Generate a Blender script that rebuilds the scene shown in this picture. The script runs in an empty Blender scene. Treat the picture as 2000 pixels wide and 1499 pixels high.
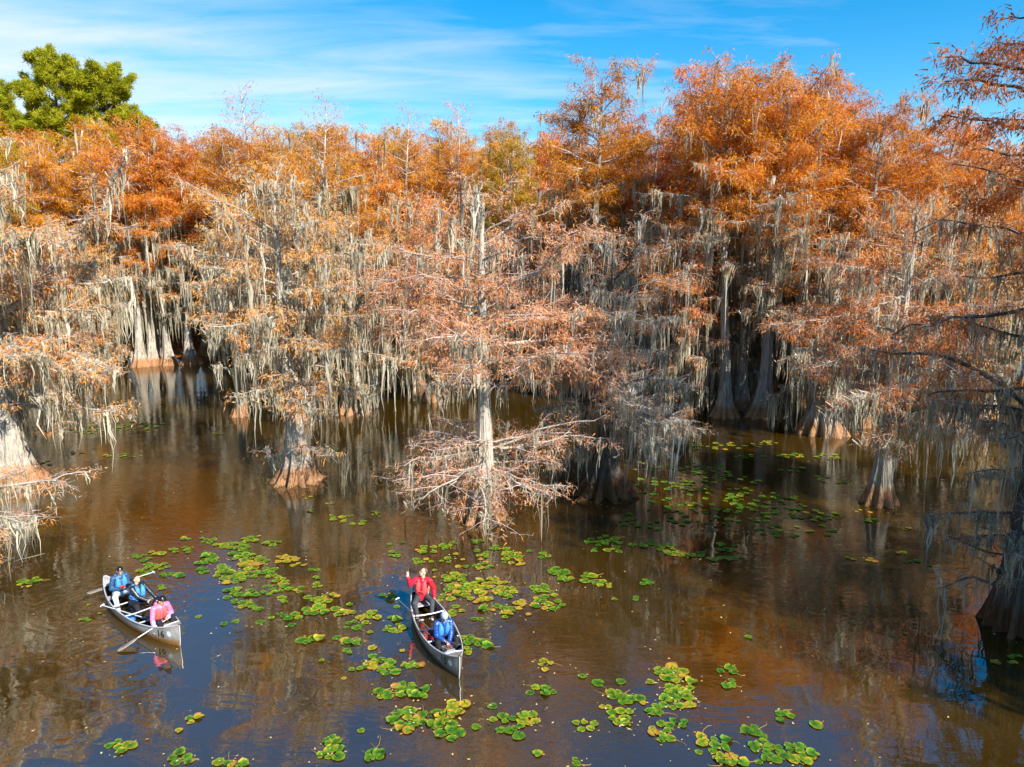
import bpy, bmesh, math, random
import numpy as np
from mathutils import Vector, Matrix

# ------------------------------------------------------------------ scene, camera, light
SC = bpy.context.scene
COL = SC.collection
R = math.radians
PITCH = R(10.0)          # camera looks 10 degrees down from a drone at 9.5 m
CAM_Z = 9.5
FPX = 1389.0             # focal length in photograph pixels (2000 x 1499)

cam_data = bpy.data.cameras.new('camera')
cam_data.sensor_width = 36.0
cam_data.lens = 36.0 * FPX / 2000.0
cam_data.clip_start = 0.1
cam_data.clip_end = 3000.0
cam = bpy.data.objects.new('camera', cam_data)
COL.objects.link(cam)
cam.location = (0.0, 0.0, CAM_Z)
cam.rotation_euler = (R(90.0) - PITCH, 0.0, 0.0)
SC.camera = cam

SUN_ELEV = R(37.0)
SUN_DIR = Vector((0.70, -0.71, 0.0)).normalized()        # horizontal direction towards the sun
SUN_AZ = math.atan2(SUN_DIR.x, SUN_DIR.y)                # measured from +Y towards +X

world = bpy.data.worlds.new('World')
SC.world = world
world.use_nodes = True
wn, wl = world.node_tree.nodes, world.node_tree.links
wn.clear()

def wnode(kind, **kw):
    n = wn.new(kind)
    for k, v in kw.items():
        setattr(n, k, v)
    return n

w_out = wnode('ShaderNodeOutputWorld')
w_bg = wnode('ShaderNodeBackground')
w_bg.inputs['Strength'].default_value = 0.13
sky = wnode('ShaderNodeTexSky', sky_type='NISHITA')
sky.sun_disc = False
sky.sun_elevation = SUN_ELEV
sky.sun_rotation = SUN_AZ
sky.altitude = 50.0
sky.air_density = 1.0
sky.dust_density = 0.15
sky.ozone_density = 2.6
w_hsv = wnode('ShaderNodeHueSaturation')
w_hsv.inputs['Saturation'].default_value = 1.5
w_hsv.inputs['Value'].default_value = 0.78
w_hsv.inputs['Hue'].default_value = 0.492
wl.new(sky.outputs[0], w_hsv.inputs['Color'])
# thin streaks of cirrus on a plane high above
tc = wnode('ShaderNodeTexCoord')
sep = wnode('ShaderNodeSeparateXYZ')
wl.new(tc.outputs['Generated'], sep.inputs[0])
def wmath(op, a=None, b=None, va=0.0, vb=0.0, clamp=False):
    n = wnode('ShaderNodeMath', operation=op)
    n.use_clamp = clamp
    n.inputs[0].default_value = va
    n.inputs[1].default_value = vb
    if a is not None: wl.new(a, n.inputs[0])
    if b is not None: wl.new(b, n.inputs[1])
    return n.outputs[0]
zc = wmath('ADD', sep.outputs['Z'], None, vb=0.10)
zc = wmath('MAXIMUM', zc, None, vb=0.04)
cx = wmath('DIVIDE', sep.outputs['X'], zc)
cy = wmath('DIVIDE', sep.outputs['Y'], zc)
comb = wnode('ShaderNodeCombineXYZ')
wl.new(cx, comb.inputs[0]); wl.new(cy, comb.inputs[1])
def cloud_noise(scale, rot, sc, detail, rough, loc):
    mp = wnode('ShaderNodeMapping')
    mp.inputs['Rotation'].default_value = (0, 0, rot)
    mp.inputs['Scale'].default_value = sc
    mp.inputs['Location'].default_value = loc
    wl.new(comb.outputs[0], mp.inputs['Vector'])
    nz = wnode('ShaderNodeTexNoise')
    nz.inputs['Scale'].default_value = scale
    nz.inputs['Detail'].default_value = detail
    nz.inputs['Roughness'].default_value = rough
    nz.inputs['Distortion'].default_value = 0.35
    wl.new(mp.outputs[0], nz.inputs['Vector'])
    return nz.outputs['Fac']
c_fine = cloud_noise(1.5, R(-16), (0.75, 2.3, 1), 9.0, 0.60, (1.3, 0.4, 0.0))
c_big = cloud_noise(0.45, R(-12), (0.8, 1.5, 1), 3.0, 0.5, (3.1, 7.7, 0.0))
# the bank of cirrus lies to the north-west, thinning out to the east
east = wmath('MULTIPLY', cx, None, vb=-0.22)
big = wmath('ADD', c_big, east)
cm = wmath('ADD', wmath('MULTIPLY', c_fine, None, vb=1.1), wmath('MULTIPLY', big, None, vb=0.9))
ramp = wnode('ShaderNodeMapRange')
ramp.inputs['From Min'].default_value = 0.88
ramp.inputs['From Max'].default_value = 1.55
wl.new(cm, ramp.inputs['Value'])
low = wnode('ShaderNodeMapRange')                      # the cirrus is a distant bank: clear overhead
low.inputs['From Min'].default_value = 0.25; low.inputs['From Max'].default_value = 0.36
low.inputs['To Min'].default_value = 0.95; low.inputs['To Max'].default_value = 0.0
wl.new(sep.outputs['Z'], low.inputs['Value'])
cfac = wmath('MULTIPLY', ramp.outputs[0], low.outputs[0], clamp=True)
w_mix = wnode('ShaderNodeMix', data_type='RGBA')
w_mix.inputs['B'].default_value = (3.4, 3.65, 3.9, 1.0)
wl.new(cfac, w_mix.inputs['Factor'])
wl.new(w_hsv.outputs[0], w_mix.inputs['A'])
wl.new(w_mix.outputs['Result'], w_bg.inputs['Color'])
wl.new(w_bg.outputs[0], w_out.inputs[0])

sun_data = bpy.data.lights.new('sun', 'SUN')
sun_data.energy = 5.0
sun_data.angle = R(0.53)
sun_data.color = (1.0, 0.945, 0.86)
sun = bpy.data.objects.new('sun', sun_data)
COL.objects.link(sun)
to_sun = Vector((SUN_DIR.x * math.cos(SUN_ELEV), SUN_DIR.y * math.cos(SUN_ELEV), math.sin(SUN_ELEV)))
sun.rotation_euler = to_sun.to_track_quat('Z', 'Y').to_euler()
sun.location = (30, -30, 60)

SC.view_settings.view_transform = 'Standard'
SC.view_settings.look = 'None'
SC.view_settings.exposure = 1.08
SC.view_settings.gamma = 1.0
SC.view_settings.use_curve_mapping = False
SC.render.engine = 'CYCLES'
SC.cycles.max_bounces = 7
SC.cycles.diffuse_bounces = 3
SC.cycles.glossy_bounces = 3
SC.cycles.transmission_bounces = 3
SC.cycles.transparent_max_bounces = 6
SC.cycles.caustics_reflective = False
SC.cycles.caustics_refractive = False
SC.cycles.sample_clamp_indirect = 6.0

# ------------------------------------------------------------------ small helpers
def at(px, py):
    """Point of the water surface that the photograph shows at this pixel."""
    a = PITCH + math.atan((py - 749.5) / FPX)
    y = CAM_Z / math.tan(a)
    depth = y * math.cos(PITCH) + CAM_Z * math.sin(PITCH)
    return Vector(((px - 1000.0) / FPX * depth, y, 0.0))

def empty(name, loc, rz=0.0):
    o = bpy.data.objects.new(name, None)
    o.empty_display_size = 0.3
    COL.objects.link(o)
    o.location = loc
    o.rotation_euler = (0, 0, rz)
    return o

def tag(o, label=None, cat=None, group=None, kind=None):
    if label: o['label'] = label
    if cat: o['category'] = cat
    if group: o['group'] = group
    if kind: o['kind'] = kind
    return o

def link(name, me, parent=None, mat=None):
    o = bpy.data.objects.new(name, me)
    COL.objects.link(o)
    if parent is not None: o.parent = parent
    if mat is not None and len(me.materials) == 0: me.materials.append(mat)
    return o

def copy_tree(o, parent=None):
    c = o.copy()
    COL.objects.link(c)
    if parent is not None:
        c.parent = parent
    for ch in list(o.children):
        copy_tree(ch, c)
    return c

def quads_mesh(name, V, Q, smooth=False, tint=None, mat=None):
    """Mesh from an (n,3) array of points and an (m,4) or (m,3) array of faces."""
    me = bpy.data.meshes.new(name)
    V = np.ascontiguousarray(V, dtype=np.float32)
    Q = np.ascontiguousarray(Q, dtype=np.int32)
    me.vertices.add(len(V)); me.vertices.foreach_set('co', V.ravel())
    me.loops.add(Q.size); me.loops.foreach_set('vertex_index', Q.ravel())
    me.polygons.add(len(Q))
    me.polygons.foreach_set('loop_start', np.arange(0, Q.size, Q.shape[1], dtype=np.int32))
    if smooth:
        me.polygons.foreach_set('use_smooth', np.ones(len(Q), dtype=bool))
    if tint is not None:
        at_ = me.attributes.new('tint', 'FLOAT', 'POINT')
        at_.data.foreach_set('value', np.ascontiguousarray(tint, dtype=np.float32))
    me.update(calc_edges=True)
    if mat is not None: me.materials.append(mat)
    return me

def merge(parts):
    """Join (V, Q[, tint]) tuples."""
    Vs, Qs, Ts, off = [], [], [], 0
    for p in parts:
        if len(p[0]) == 0: continue
        q = p[1]
        Vs.append(p[0]); Qs.append(q + off); off += len(p[0])
        if len(p) > 2: Ts.append(p[2])
    if not Vs:
        return np.zeros((0, 3)), np.zeros((0, 4), int), np.zeros(0)
    return np.concatenate(Vs), np.concatenate(Qs), (np.concatenate(Ts) if Ts else None)

def nrm(a):
    return a / np.maximum(np.linalg.norm(a, axis=-1, keepdims=True), 1e-9)

def tubes(P, Rd, S=4):
    """Tubes round N polylines of K points with radii (N,K)."""
    N, K, _ = P.shape
    if N == 0: return np.zeros((0, 3)), np.zeros((0, 4), int)
    T = np.empty_like(P)
    T[:, 1:-1] = P[:, 2:] - P[:, :-2]
    T[:, 0] = P[:, 1] - P[:, 0]
    T[:, -1] = P[:, -1] - P[:, -2]
    T = nrm(T)
    ref = np.where(np.abs(nrm(P[:, -1] - P[:, 0])[:, 2:3]) > 0.8, np.array([[1.0, 0, 0]]), np.array([[0, 0, 1.0]]))
    A = nrm(np.cross(T, ref[:, None, :]))
    B = np.cross(T, A)
    th = np.arange(S) * 2 * np.pi / S
    V = P[:, :, None, :] + Rd[:, :, None, None] * (np.cos(th)[None, None, :, None] * A[:, :, None, :] + np.sin(th)[None, None, :, None] * B[:, :, None, :])
    V = V.reshape(-1, 3)
    n, k, s = np.meshgrid(np.arange(N), np.arange(K - 1), np.arange(S), indexing='ij')
    s2 = (s + 1) % S
    base = n * K * S
    q = np.stack([base + k * S + s, base + k * S + s2, base + (k + 1) * S + s2, base + (k + 1) * S + s], -1).reshape(-1, 4)
    return V, q

def strips(P, W, side):
    """Flat tapering strips along N polylines: half-widths (N,K), side vectors (N,3)."""
    N, K, _ = P.shape
    if N == 0: return np.zeros((0, 3)), np.zeros((0, 4), int)
    off = W[:, :, None] * side[:, None, :]
    V = np.stack([P - off, P + off], 2).reshape(-1, 3)
    n, k = np.meshgrid(np.arange(N), np.arange(K - 1), indexing='ij')
    b = n * K * 2 + k * 2
    q = np.stack([b, b + 1, b + 3, b + 2], -1).reshape(-1, 4)
    return V, q

# ------------------------------------------------------------------ materials
def new_mat(name):
    m = bpy.data.materials.new(name)
    m.use_nodes = True
    nt = m.node_tree
    nt.nodes.clear()
    out = nt.nodes.new('ShaderNodeOutputMaterial')
    return m, nt, out

def node(nt, kind, ins=None, **kw):
    n = nt.nodes.new(kind)
    for k, v in kw.items(): setattr(n, k, v)
    for k, v in (ins or {}).items():
        s = n.inputs[k]
        if isinstance(v, bpy.types.NodeSocket): nt.links.new(v, s)
        else: s.default_value = v
    return n

def ramp_node(nt, fac, stops):
    r = nt.nodes.new('ShaderNodeValToRGB')
    el = r.color_ramp.elements
    while len(el) > 1: el.remove(el[-1])
    el[0].position = stops[0][0]; el[0].color = (*stops[0][1], 1)
    for p, c in stops[1:]:
        e = el.new(p); e.color = (*c, 1)
    nt.links.new(fac, r.inputs[0])
    return r.outputs[0]

def mixrgb(nt, a, b, fac, mode='MIX'):
    n = nt.nodes.new('ShaderNodeMix')
    n.data_type = 'RGBA'; n.blend_type = mode
    for key, v in (('Factor', fac), ('A', a), ('B', b)):
        # RGBA sockets share their names with the float and vector ones
        idx = {'Factor': 0, 'A': 6, 'B': 7}[key]
        if isinstance(v, bpy.types.NodeSocket): nt.links.new(v, n.inputs[idx])
        elif isinstance(v, (int, float)): n.inputs[idx].default_value = v
        else: n.inputs[idx].default_value = (*v, 1) if len(v) == 3 else v
    return n.outputs[2]

def leaf_mat(name, stops, transl=0.32):
    """Leaves, twigs' needles and moss: colour by the piece's own tint, times the tree's own hue."""
    m, nt, out = new_mat(name)
    a = node(nt, 'ShaderNodeAttribute', attribute_name='tint')
    col = ramp_node(nt, a.outputs['Fac'], stops)
    oi = node(nt, 'ShaderNodeObjectInfo')
    col = mixrgb(nt, col, oi.outputs['Color'], 1.0, 'MULTIPLY')
    d = node(nt, 'ShaderNodeBsdfDiffuse', {'Color': col})
    t = node(nt, 'ShaderNodeBsdfTranslucent', {'Color': col})
    mx = node(nt, 'ShaderNodeMixShader', {0: transl, 1: d.outputs[0], 2: t.outputs[0]})
    nt.links.new(mx.outputs[0], out.inputs[0])
    return m

def simple_mat(name, color, rough=0.6, metallic=0.0, noise=0.0, nscale=20.0, spec=0.5, bump=0.0):
    m, nt, out = new_mat(name)
    p = node(nt, 'ShaderNodeBsdfPrincipled', {'Roughness': rough, 'Metallic': metallic, 'Specular IOR Level': spec})
    if noise > 0 or bump > 0:
        tcn = node(nt, 'ShaderNodeTexCoord')
        nz = node(nt, 'ShaderNodeTexNoise', {'Vector': tcn.outputs['Object'], 'Scale': nscale, 'Detail': 5.0, 'Roughness': 0.6})
        lo = tuple(max(0.0, c * (1 - noise)) for c in color)
        hi = tuple(min(1.0, c * (1 + noise)) for c in color)
        nt.links.new(ramp_node(nt, nz.outputs['Fac'], [(0.3, lo), (0.7, hi)]), p.inputs['Base Color'])
        if bump > 0:
            b = node(nt, 'ShaderNodeBump', {'Height': nz.outputs['Fac'], 'Strength': bump, 'Distance': 0.02})
            nt.links.new(b.outputs[0], p.inputs['Normal'])
    else:
        p.inputs['Base Color'].default_value = (*color, 1)
    nt.links.new(p.outputs[0], out.inputs[0])
    return m

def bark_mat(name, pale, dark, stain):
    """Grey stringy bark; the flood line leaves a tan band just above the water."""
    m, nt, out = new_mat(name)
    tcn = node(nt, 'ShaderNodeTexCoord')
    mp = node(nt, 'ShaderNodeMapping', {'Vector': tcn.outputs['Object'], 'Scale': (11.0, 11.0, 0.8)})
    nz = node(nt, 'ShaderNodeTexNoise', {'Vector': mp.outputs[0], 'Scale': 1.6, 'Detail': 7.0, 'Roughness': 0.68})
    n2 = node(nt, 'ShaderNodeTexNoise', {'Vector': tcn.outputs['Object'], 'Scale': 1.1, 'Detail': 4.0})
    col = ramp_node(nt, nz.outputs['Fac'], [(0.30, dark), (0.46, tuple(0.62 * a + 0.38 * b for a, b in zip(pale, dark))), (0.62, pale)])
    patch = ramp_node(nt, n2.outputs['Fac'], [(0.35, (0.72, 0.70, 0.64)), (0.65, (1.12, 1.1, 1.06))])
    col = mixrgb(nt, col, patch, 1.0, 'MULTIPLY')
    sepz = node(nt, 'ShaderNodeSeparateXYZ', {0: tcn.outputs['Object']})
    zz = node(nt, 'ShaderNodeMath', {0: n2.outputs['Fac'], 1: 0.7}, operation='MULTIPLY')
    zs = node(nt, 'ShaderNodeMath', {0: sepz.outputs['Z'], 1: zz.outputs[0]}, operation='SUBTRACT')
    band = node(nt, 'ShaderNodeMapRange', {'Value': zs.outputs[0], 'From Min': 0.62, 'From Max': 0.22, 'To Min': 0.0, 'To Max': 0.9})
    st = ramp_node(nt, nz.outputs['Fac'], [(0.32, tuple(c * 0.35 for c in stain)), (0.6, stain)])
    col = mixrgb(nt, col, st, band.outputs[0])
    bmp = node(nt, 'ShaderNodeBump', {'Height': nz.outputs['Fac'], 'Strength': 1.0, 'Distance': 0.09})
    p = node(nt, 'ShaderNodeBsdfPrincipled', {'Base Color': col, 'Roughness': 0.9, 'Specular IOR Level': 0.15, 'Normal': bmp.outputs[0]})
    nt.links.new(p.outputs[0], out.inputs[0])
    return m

M = {}
M['rust'] = leaf_mat('rust_needles', [(0.0, (0.34, 0.085, 0.008)), (0.35, (0.60, 0.20, 0.018)), (0.65, (0.72, 0.31, 0.040)), (1.0, (0.78, 0.45, 0.11))], 0.42)
M['salmon'] = leaf_mat('salmon_needles', [(0.0, (0.50, 0.15, 0.035)), (0.4, (0.74, 0.33, 0.090)), (0.7, (0.79, 0.46, 0.19)), (1.0, (0.80, 0.60, 0.38))], 0.45)
M['moss'] = leaf_mat('grey_hanging_moss', [(0.0, (0.21, 0.18, 0.12)), (0.4, (0.42, 0.375, 0.27)), (0.75, (0.60, 0.555, 0.435)), (1.0, (0.71, 0.675, 0.56))], 0.38)
M['pine'] = leaf_mat('pine_needles', [(0.0, (0.12, 0.15, 0.008)), (0.45, (0.38, 0.39, 0.018)), (1.0, (0.58, 0.52, 0.05))], 0.5)
M['bark'] = bark_mat('pale_cypress_bark', (0.60, 0.545, 0.47), (0.11, 0.088, 0.068), (0.46, 0.22, 0.09))
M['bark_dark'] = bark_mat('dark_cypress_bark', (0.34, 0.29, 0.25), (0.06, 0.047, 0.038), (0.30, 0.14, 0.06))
M['bark_wet'] = bark_mat('shaded_cypress_bark', (0.17, 0.145, 0.125), (0.030, 0.024, 0.020), (0.16, 0.075, 0.03))  # darker copy of the bark for shaded trunks, shade put into the colour
M['pine_bark'] = simple_mat('pine_bark', (0.13, 0.085, 0.06), 0.9, noise=0.5, nscale=6)
M['twig'] = leaf_mat('pale_twigs', [(0.0, (0.38, 0.28, 0.24)), (0.5, (0.58, 0.48, 0.44)), (1.0, (0.72, 0.64, 0.60))], 0.15)
# ------------------------------------------------------------------ water and land
CANOES = [  # stern and bow on the water, by where the photograph shows them
    (at(209, 1162), at(352, 1262)),
    (at(812, 1172), at(897, 1326)),
]

def water_material():
    m, nt, out = new_mat('tannin_brown_water')
    tcn = node(nt, 'ShaderNodeTexCoord')
    P = tcn.outputs['Object']
    # drifting silt: the murk itself is uneven
    n0 = node(nt, 'ShaderNodeTexNoise', {'Vector': P, 'Scale': 0.16, 'Detail': 5.0, 'Roughness': 0.6})
    col = ramp_node(nt, n0.outputs['Fac'], [(0.3, (0.026, 0.0142, 0.0011)), (0.7, (0.045, 0.0235, 0.0017))])
    # long low swell, fine ripples, patches of breeze
    mp1 = node(nt, 'ShaderNodeMapping', {'Vector': P, 'Scale': (1.0, 1.9, 1.0), 'Rotation': (0, 0, R(12))})
    n1 = node(nt, 'ShaderNodeTexNoise', {'Vector': mp1.outputs[0], 'Scale': 0.55, 'Detail': 2.0, 'Distortion': 0.8})
    mp2 = node(nt, 'ShaderNodeMapping', {'Vector': P, 'Scale': (1.0, 2.8, 1.0), 'Rotation': (0, 0, R(-6))})
    n2 = node(nt, 'ShaderNodeTexNoise', {'Vector': mp2.outputs[0], 'Scale': 2.6, 'Detail': 3.0, 'Distortion': 0.5})
    n3 = node(nt, 'ShaderNodeTexNoise', {'Vector': P, 'Scale': 0.11, 'Detail': 2.0})
    breeze = node(nt, 'ShaderNodeMapRange', {'Value': n3.outputs['Fac'], 'From Min': 0.42, 'From Max': 0.66, 'To Min': 0.10, 'To Max': 1.0})
    h1 = node(nt, 'ShaderNodeMath', {0: n1.outputs['Fac'], 1: 0.014}, operation='MULTIPLY')
    h2a = node(nt, 'ShaderNodeMath', {0: n2.outputs['Fac'], 1: 0.011}, operation='MULTIPLY')
    h2 = node(nt, 'ShaderNodeMath', {0: h2a.outputs[0], 1: breeze.outputs[0]}, operation='MULTIPLY')
    tot = node(nt, 'ShaderNodeMath', {0: h1.outputs[0], 1: h2.outputs[0]}, operation='ADD').outputs[0]
    # rings that the paddles and hulls send out
    rings = [(at(215, 1178), 3.4, 2.4, 0.0040), (at(235, 1285), 2.6, 2.2, 0.0022), (at(905, 1330), 2.6, 2.0, 0.0022), (at(960, 1240), 2.0, 2.2, 0.0016)]
    for c, rad, freq, amp in rings:
        d = node(nt, 'ShaderNodeVectorMath', {0: P, 1: tuple(c)}, operation='DISTANCE').outputs['Value']
        nd = node(nt, 'ShaderNodeMath', {0: n1.outputs['Fac'], 1: 1.2, 2: d}, operation='MULTIPLY_ADD').outputs[0]
        w = node(nt, 'ShaderNodeMath', {0: nd, 1: freq * 2 * math.pi}, operation='MULTIPLY')
        s = node(nt, 'ShaderNodeMath', {0: w.outputs[0]}, operation='SINE')
        fall = node(nt, 'ShaderNodeMapRange', {'Value': d, 'From Min': 0.3, 'From Max': rad, 'To Min': amp, 'To Max': 0.0}, interpolation_type='SMOOTHSTEP')
        h = node(nt, 'ShaderNodeMath', {0: s.outputs[0], 1: fall.outputs[0]}, operation='MULTIPLY')
        tot = node(nt, 'ShaderNodeMath', {0: tot, 1: h.outputs[0]}, operation='ADD').outputs[0]
    bmp = node(nt, 'ShaderNodeBump', {'Height': tot, 'Strength': 1.0, 'Distance': 0.85})
    p = node(nt, 'ShaderNodeBsdfPrincipled', {'Base Color': col, 'Roughness': 0.02, 'IOR': 2.75, 'Specular IOR Level': 0.5, 'Normal': bmp.outputs[0]})
    nt.links.new(p.outputs[0], out.inputs[0])
    return m

M['water'] = water_material()
V = np.array([[-900, -700, 0], [900, -700, 0], [900, 1200, 0], [-900, 1200, 0]], float)
tag(link('water', quads_mesh('water', V, np.array([[0, 1, 2, 3]]), mat=M['water'])), kind='structure')

def litter_material():
    m, nt, out = new_mat('cypress_needle_litter')
    tcn = node(nt, 'ShaderNodeTexCoord')
    nz = node(nt, 'ShaderNodeTexNoise', {'Vector': tcn.outputs['Object'], 'Scale': 3.0, 'Detail': 8.0, 'Roughness': 0.75})
    col = ramp_node(nt, nz.outputs['Fac'], [(0.3, (0.06, 0.028, 0.012)), (0.5, (0.24, 0.09, 0.025)), (0.72, (0.38, 0.17, 0.05))])
    b = node(nt, 'ShaderNodeBump', {'Height': nz.outputs['Fac'], 'Strength': 0.8, 'Distance': 0.1})
    p = node(nt, 'ShaderNodeBsdfPrincipled', {'Base Color': col, 'Roughness': 0.95, 'Specular IOR Level': 0.1, 'Normal': b.outputs[0]})
    nt.links.new(p.outputs[0], out.inputs[0])
    return m
M['litter'] = litter_material()
rng = np.random.default_rng(5)
nx, ny = 150, 26
gx = np.linspace(-190, 190, nx)
gy = np.concatenate([np.linspace(0, 12, 16), np.linspace(16, 700, ny - 16)])
X, Yo = np.meshgrid(gx, gy, indexing='ij')
shore = 64.5 + 2.2 * np.sin(gx * 0.11) + 1.3 * np.sin(gx * 0.31 + 1) + np.where(gx > 8, (gx - 8) * 0.35, 0).clip(0, 14)
Yg = shore[:, None] + Yo
Z = -0.4 + 0.16 * Yo.clip(0, 8) + 0.05 * (Yo - 8).clip(0, 90) + 0.12 * np.sin(X * 0.9 + Yo) * (Yo > 1) + rng.normal(0, 0.05, X.shape)
V = np.stack([X, Yg, Z], -1).reshape(-1, 3)
i, j = np.meshgrid(np.arange(nx - 1), np.arange(ny - 1), indexing='ij')
Q = np.stack([i * ny + j, (i + 1) * ny + j, (i + 1) * ny + j + 1, i * ny + j + 1], -1).reshape(-1, 4)
tag(link('forest_floor', quads_mesh('forest_floor', V, Q, smooth=True, mat=M['litter'])), kind='structure')

# shrubs and saplings that close the view under the far trees
rng = np.random.default_rng(8)
n = 60000
x = rng.uniform(-85, 100, n)
sh = 64.5 + 2.2 * np.sin(x * 0.11) + 1.3 * np.sin(x * 0.31 + 1) + np.where(x > 8, (x - 8) * 0.35, 0).clip(0, 14)
y = sh + 3.0 + rng.gamma(2.0, 7.0, n)
clump = 0.5 + 0.5 * np.sin(x * 0.9 + np.sin(y * 0.5) * 2) * np.sin(y * 0.37 + x * 0.13)
z = 0.6 + 0.04 * (y - sh) + rng.uniform(0, 1, n) ** 1.2 * (0.9 + 3.2 * clump) * (1 + 0.045 * (y - sh))
d = nrm(rng.normal(size=(n, 3)) + np.array([0, 0, 0.3]))
sd = nrm(np.cross(d, rng.normal(size=(n, 3))))
B = np.stack([x, y, z], -1)
Ln = rng.uniform(0.25, 0.6, n)[:, None]
V = np.stack([B - sd * 0.06, B + sd * 0.06, B + d * Ln], 1).reshape(-1, 3)
M['undergrowth'] = leaf_mat('undergrowth_leaves', [(0.0, (0.05, 0.055, 0.012)), (0.4, (0.16, 0.14, 0.02)), (0.7, (0.30, 0.17, 0.03)), (1.0, (0.40, 0.24, 0.10))])
o = link('undergrowth', quads_mesh('undergrowth', V, np.arange(n * 3).reshape(-1, 3), tint=np.repeat(np.clip(0.25 + 0.35 * clump + 0.2 * rng.normal(size=n), 0, 1), 3), mat=M['undergrowth']))
o.color = (1, 1, 1, 1)
tag(o, kind='stuff')
# ------------------------------------------------------------------ bald cypresses hung with moss
UP = np.array([0.0, 0.0, 1.0])

def curve_points(start, dirs, L, K, rng, wig=0.08, droop=0.0, lift=0.0):
    s = np.linspace(0, 1, K)
    P = start[:, None, :] + dirs[:, None, :] * (L[:, None] * s)[:, :, None]
    P[:, :, 2] += (L[:, None]) * (lift * s - droop * s ** 2)[None, :]
    w = np.cumsum(rng.normal(0, 1, (len(L), K, 3)), 1)
    w -= w[:, :1]
    w[:, :, 2] *= 0.6
    return P + w * (wig * L / K)[:, None, None] * 1.6

def along(P, idx, t):
    K = P.shape[1]
    f = t * (K - 1)
    i = np.minimum(f.astype(int), K - 2)
    u = (f - i)[:, None]
    a, b = P[idx, i], P[idx, i + 1]
    return a * (1 - u) + b * u, nrm(b - a)

def lengths(P):
    return np.linalg.norm(np.diff(P, axis=1), axis=2).sum(1)

def spawn(P, per_m, rng, t0=0.15, amin=35, amax=75, frac=(0.3, 0.5), lmin=0.3, lmax=9.0, K=4, wig=0.08, droop=0.06, flat=0.32, upb=0.04):
    """Side branches from the polylines P, spread in flat sprays."""
    Lp = lengths(P)
    cnt = np.maximum(1, np.round(Lp * per_m + rng.uniform(-0.5, 0.5, len(Lp)))).astype(int)
    idx = np.repeat(np.arange(len(P)), cnt)
    n = len(idx)
    first = np.repeat(np.cumsum(cnt) - cnt, cnt)
    k = np.arange(n) - first
    t = t0 + (1 - t0) * (k + rng.uniform(0.1, 0.95, n)) / np.repeat(cnt, cnt)
    t = np.minimum(t, 0.99)
    pos, tan = along(P, idx, t)
    side = nrm(np.cross(tan, UP[None]) + 1e-4 * rng.normal(size=(n, 3)))
    sgn = np.where((k + idx) % 2 == 0, 1.0, -1.0)[:, None]
    a = np.radians(rng.uniform(amin, amax, n))[:, None]
    out = nrm(side * sgn + UP[None] * rng.normal(0, flat, n)[:, None])
    d = nrm(np.cos(a) * tan + np.sin(a) * out + UP[None] * upb)
    L = np.clip(Lp[idx] * rng.uniform(frac[0], frac[1], n) * (1.15 - 0.6 * t), lmin, lmax)
    return curve_points(pos, d, L, K, rng, wig, droop), L, idx

def trunk_shape(H, r1, rb, hf, lean, rng, S=20, K=18, flutes=9, top=0.16, below=0.6, fl=0.22):
    u = np.linspace(0, 1, K) ** 1.9
    z = -below + (H + below) * u
    bend = rng.uniform(0, 6.28)
    ax = np.stack([lean[0] * (z / H).clip(0) ** 1.2 + 0.012 * H * np.sin(z / H * 5 + bend) * (z / H).clip(0),
                   lean[1] * (z / H).clip(0) ** 1.2 + 0.012 * H * np.cos(z / H * 4 + bend) * (z / H).clip(0), z], -1)
    zc = z.clip(0)
    r = r1 * (1 - (1 - top) * (zc / H) ** 0.9) + (rb - r1) * np.exp(-zc / hf)
    th = np.arange(S) * 2 * np.pi / S
    ph = rng.uniform(0, 6.28)
    f = np.cos(flutes * th[None, :] + ph + 0.5 * np.sin(2 * th[None, :]))
    f = np.sign(f) * np.abs(f) ** 0.7
    amp = fl * np.exp(-zc / (hf * 1.6)) + 0.035
    lump = 0.10 * np.cos(2 * th + ph)[None, :] * np.exp(-zc / hf)[:, None] + rng.normal(0, 0.018, (K, S))
    rr = r[:, None] * (1 + amp[:, None] * f + lump)
    V = np.stack([ax[:, None, 0] + rr * np.cos(th), ax[:, None, 1] + rr * np.sin(th), np.repeat(z[:, None], S, 1)], -1).reshape(-1, 3)
    k, s = np.meshgrid(np.arange(K - 1), np.arange(S), indexing='ij')
    s2 = (s + 1) % S
    Q = np.stack([k * S + s, k * S + s2, (k + 1) * S + s2, (k + 1) * S + s], -1).reshape(-1, 4)
    return V, Q, ax, r

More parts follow.
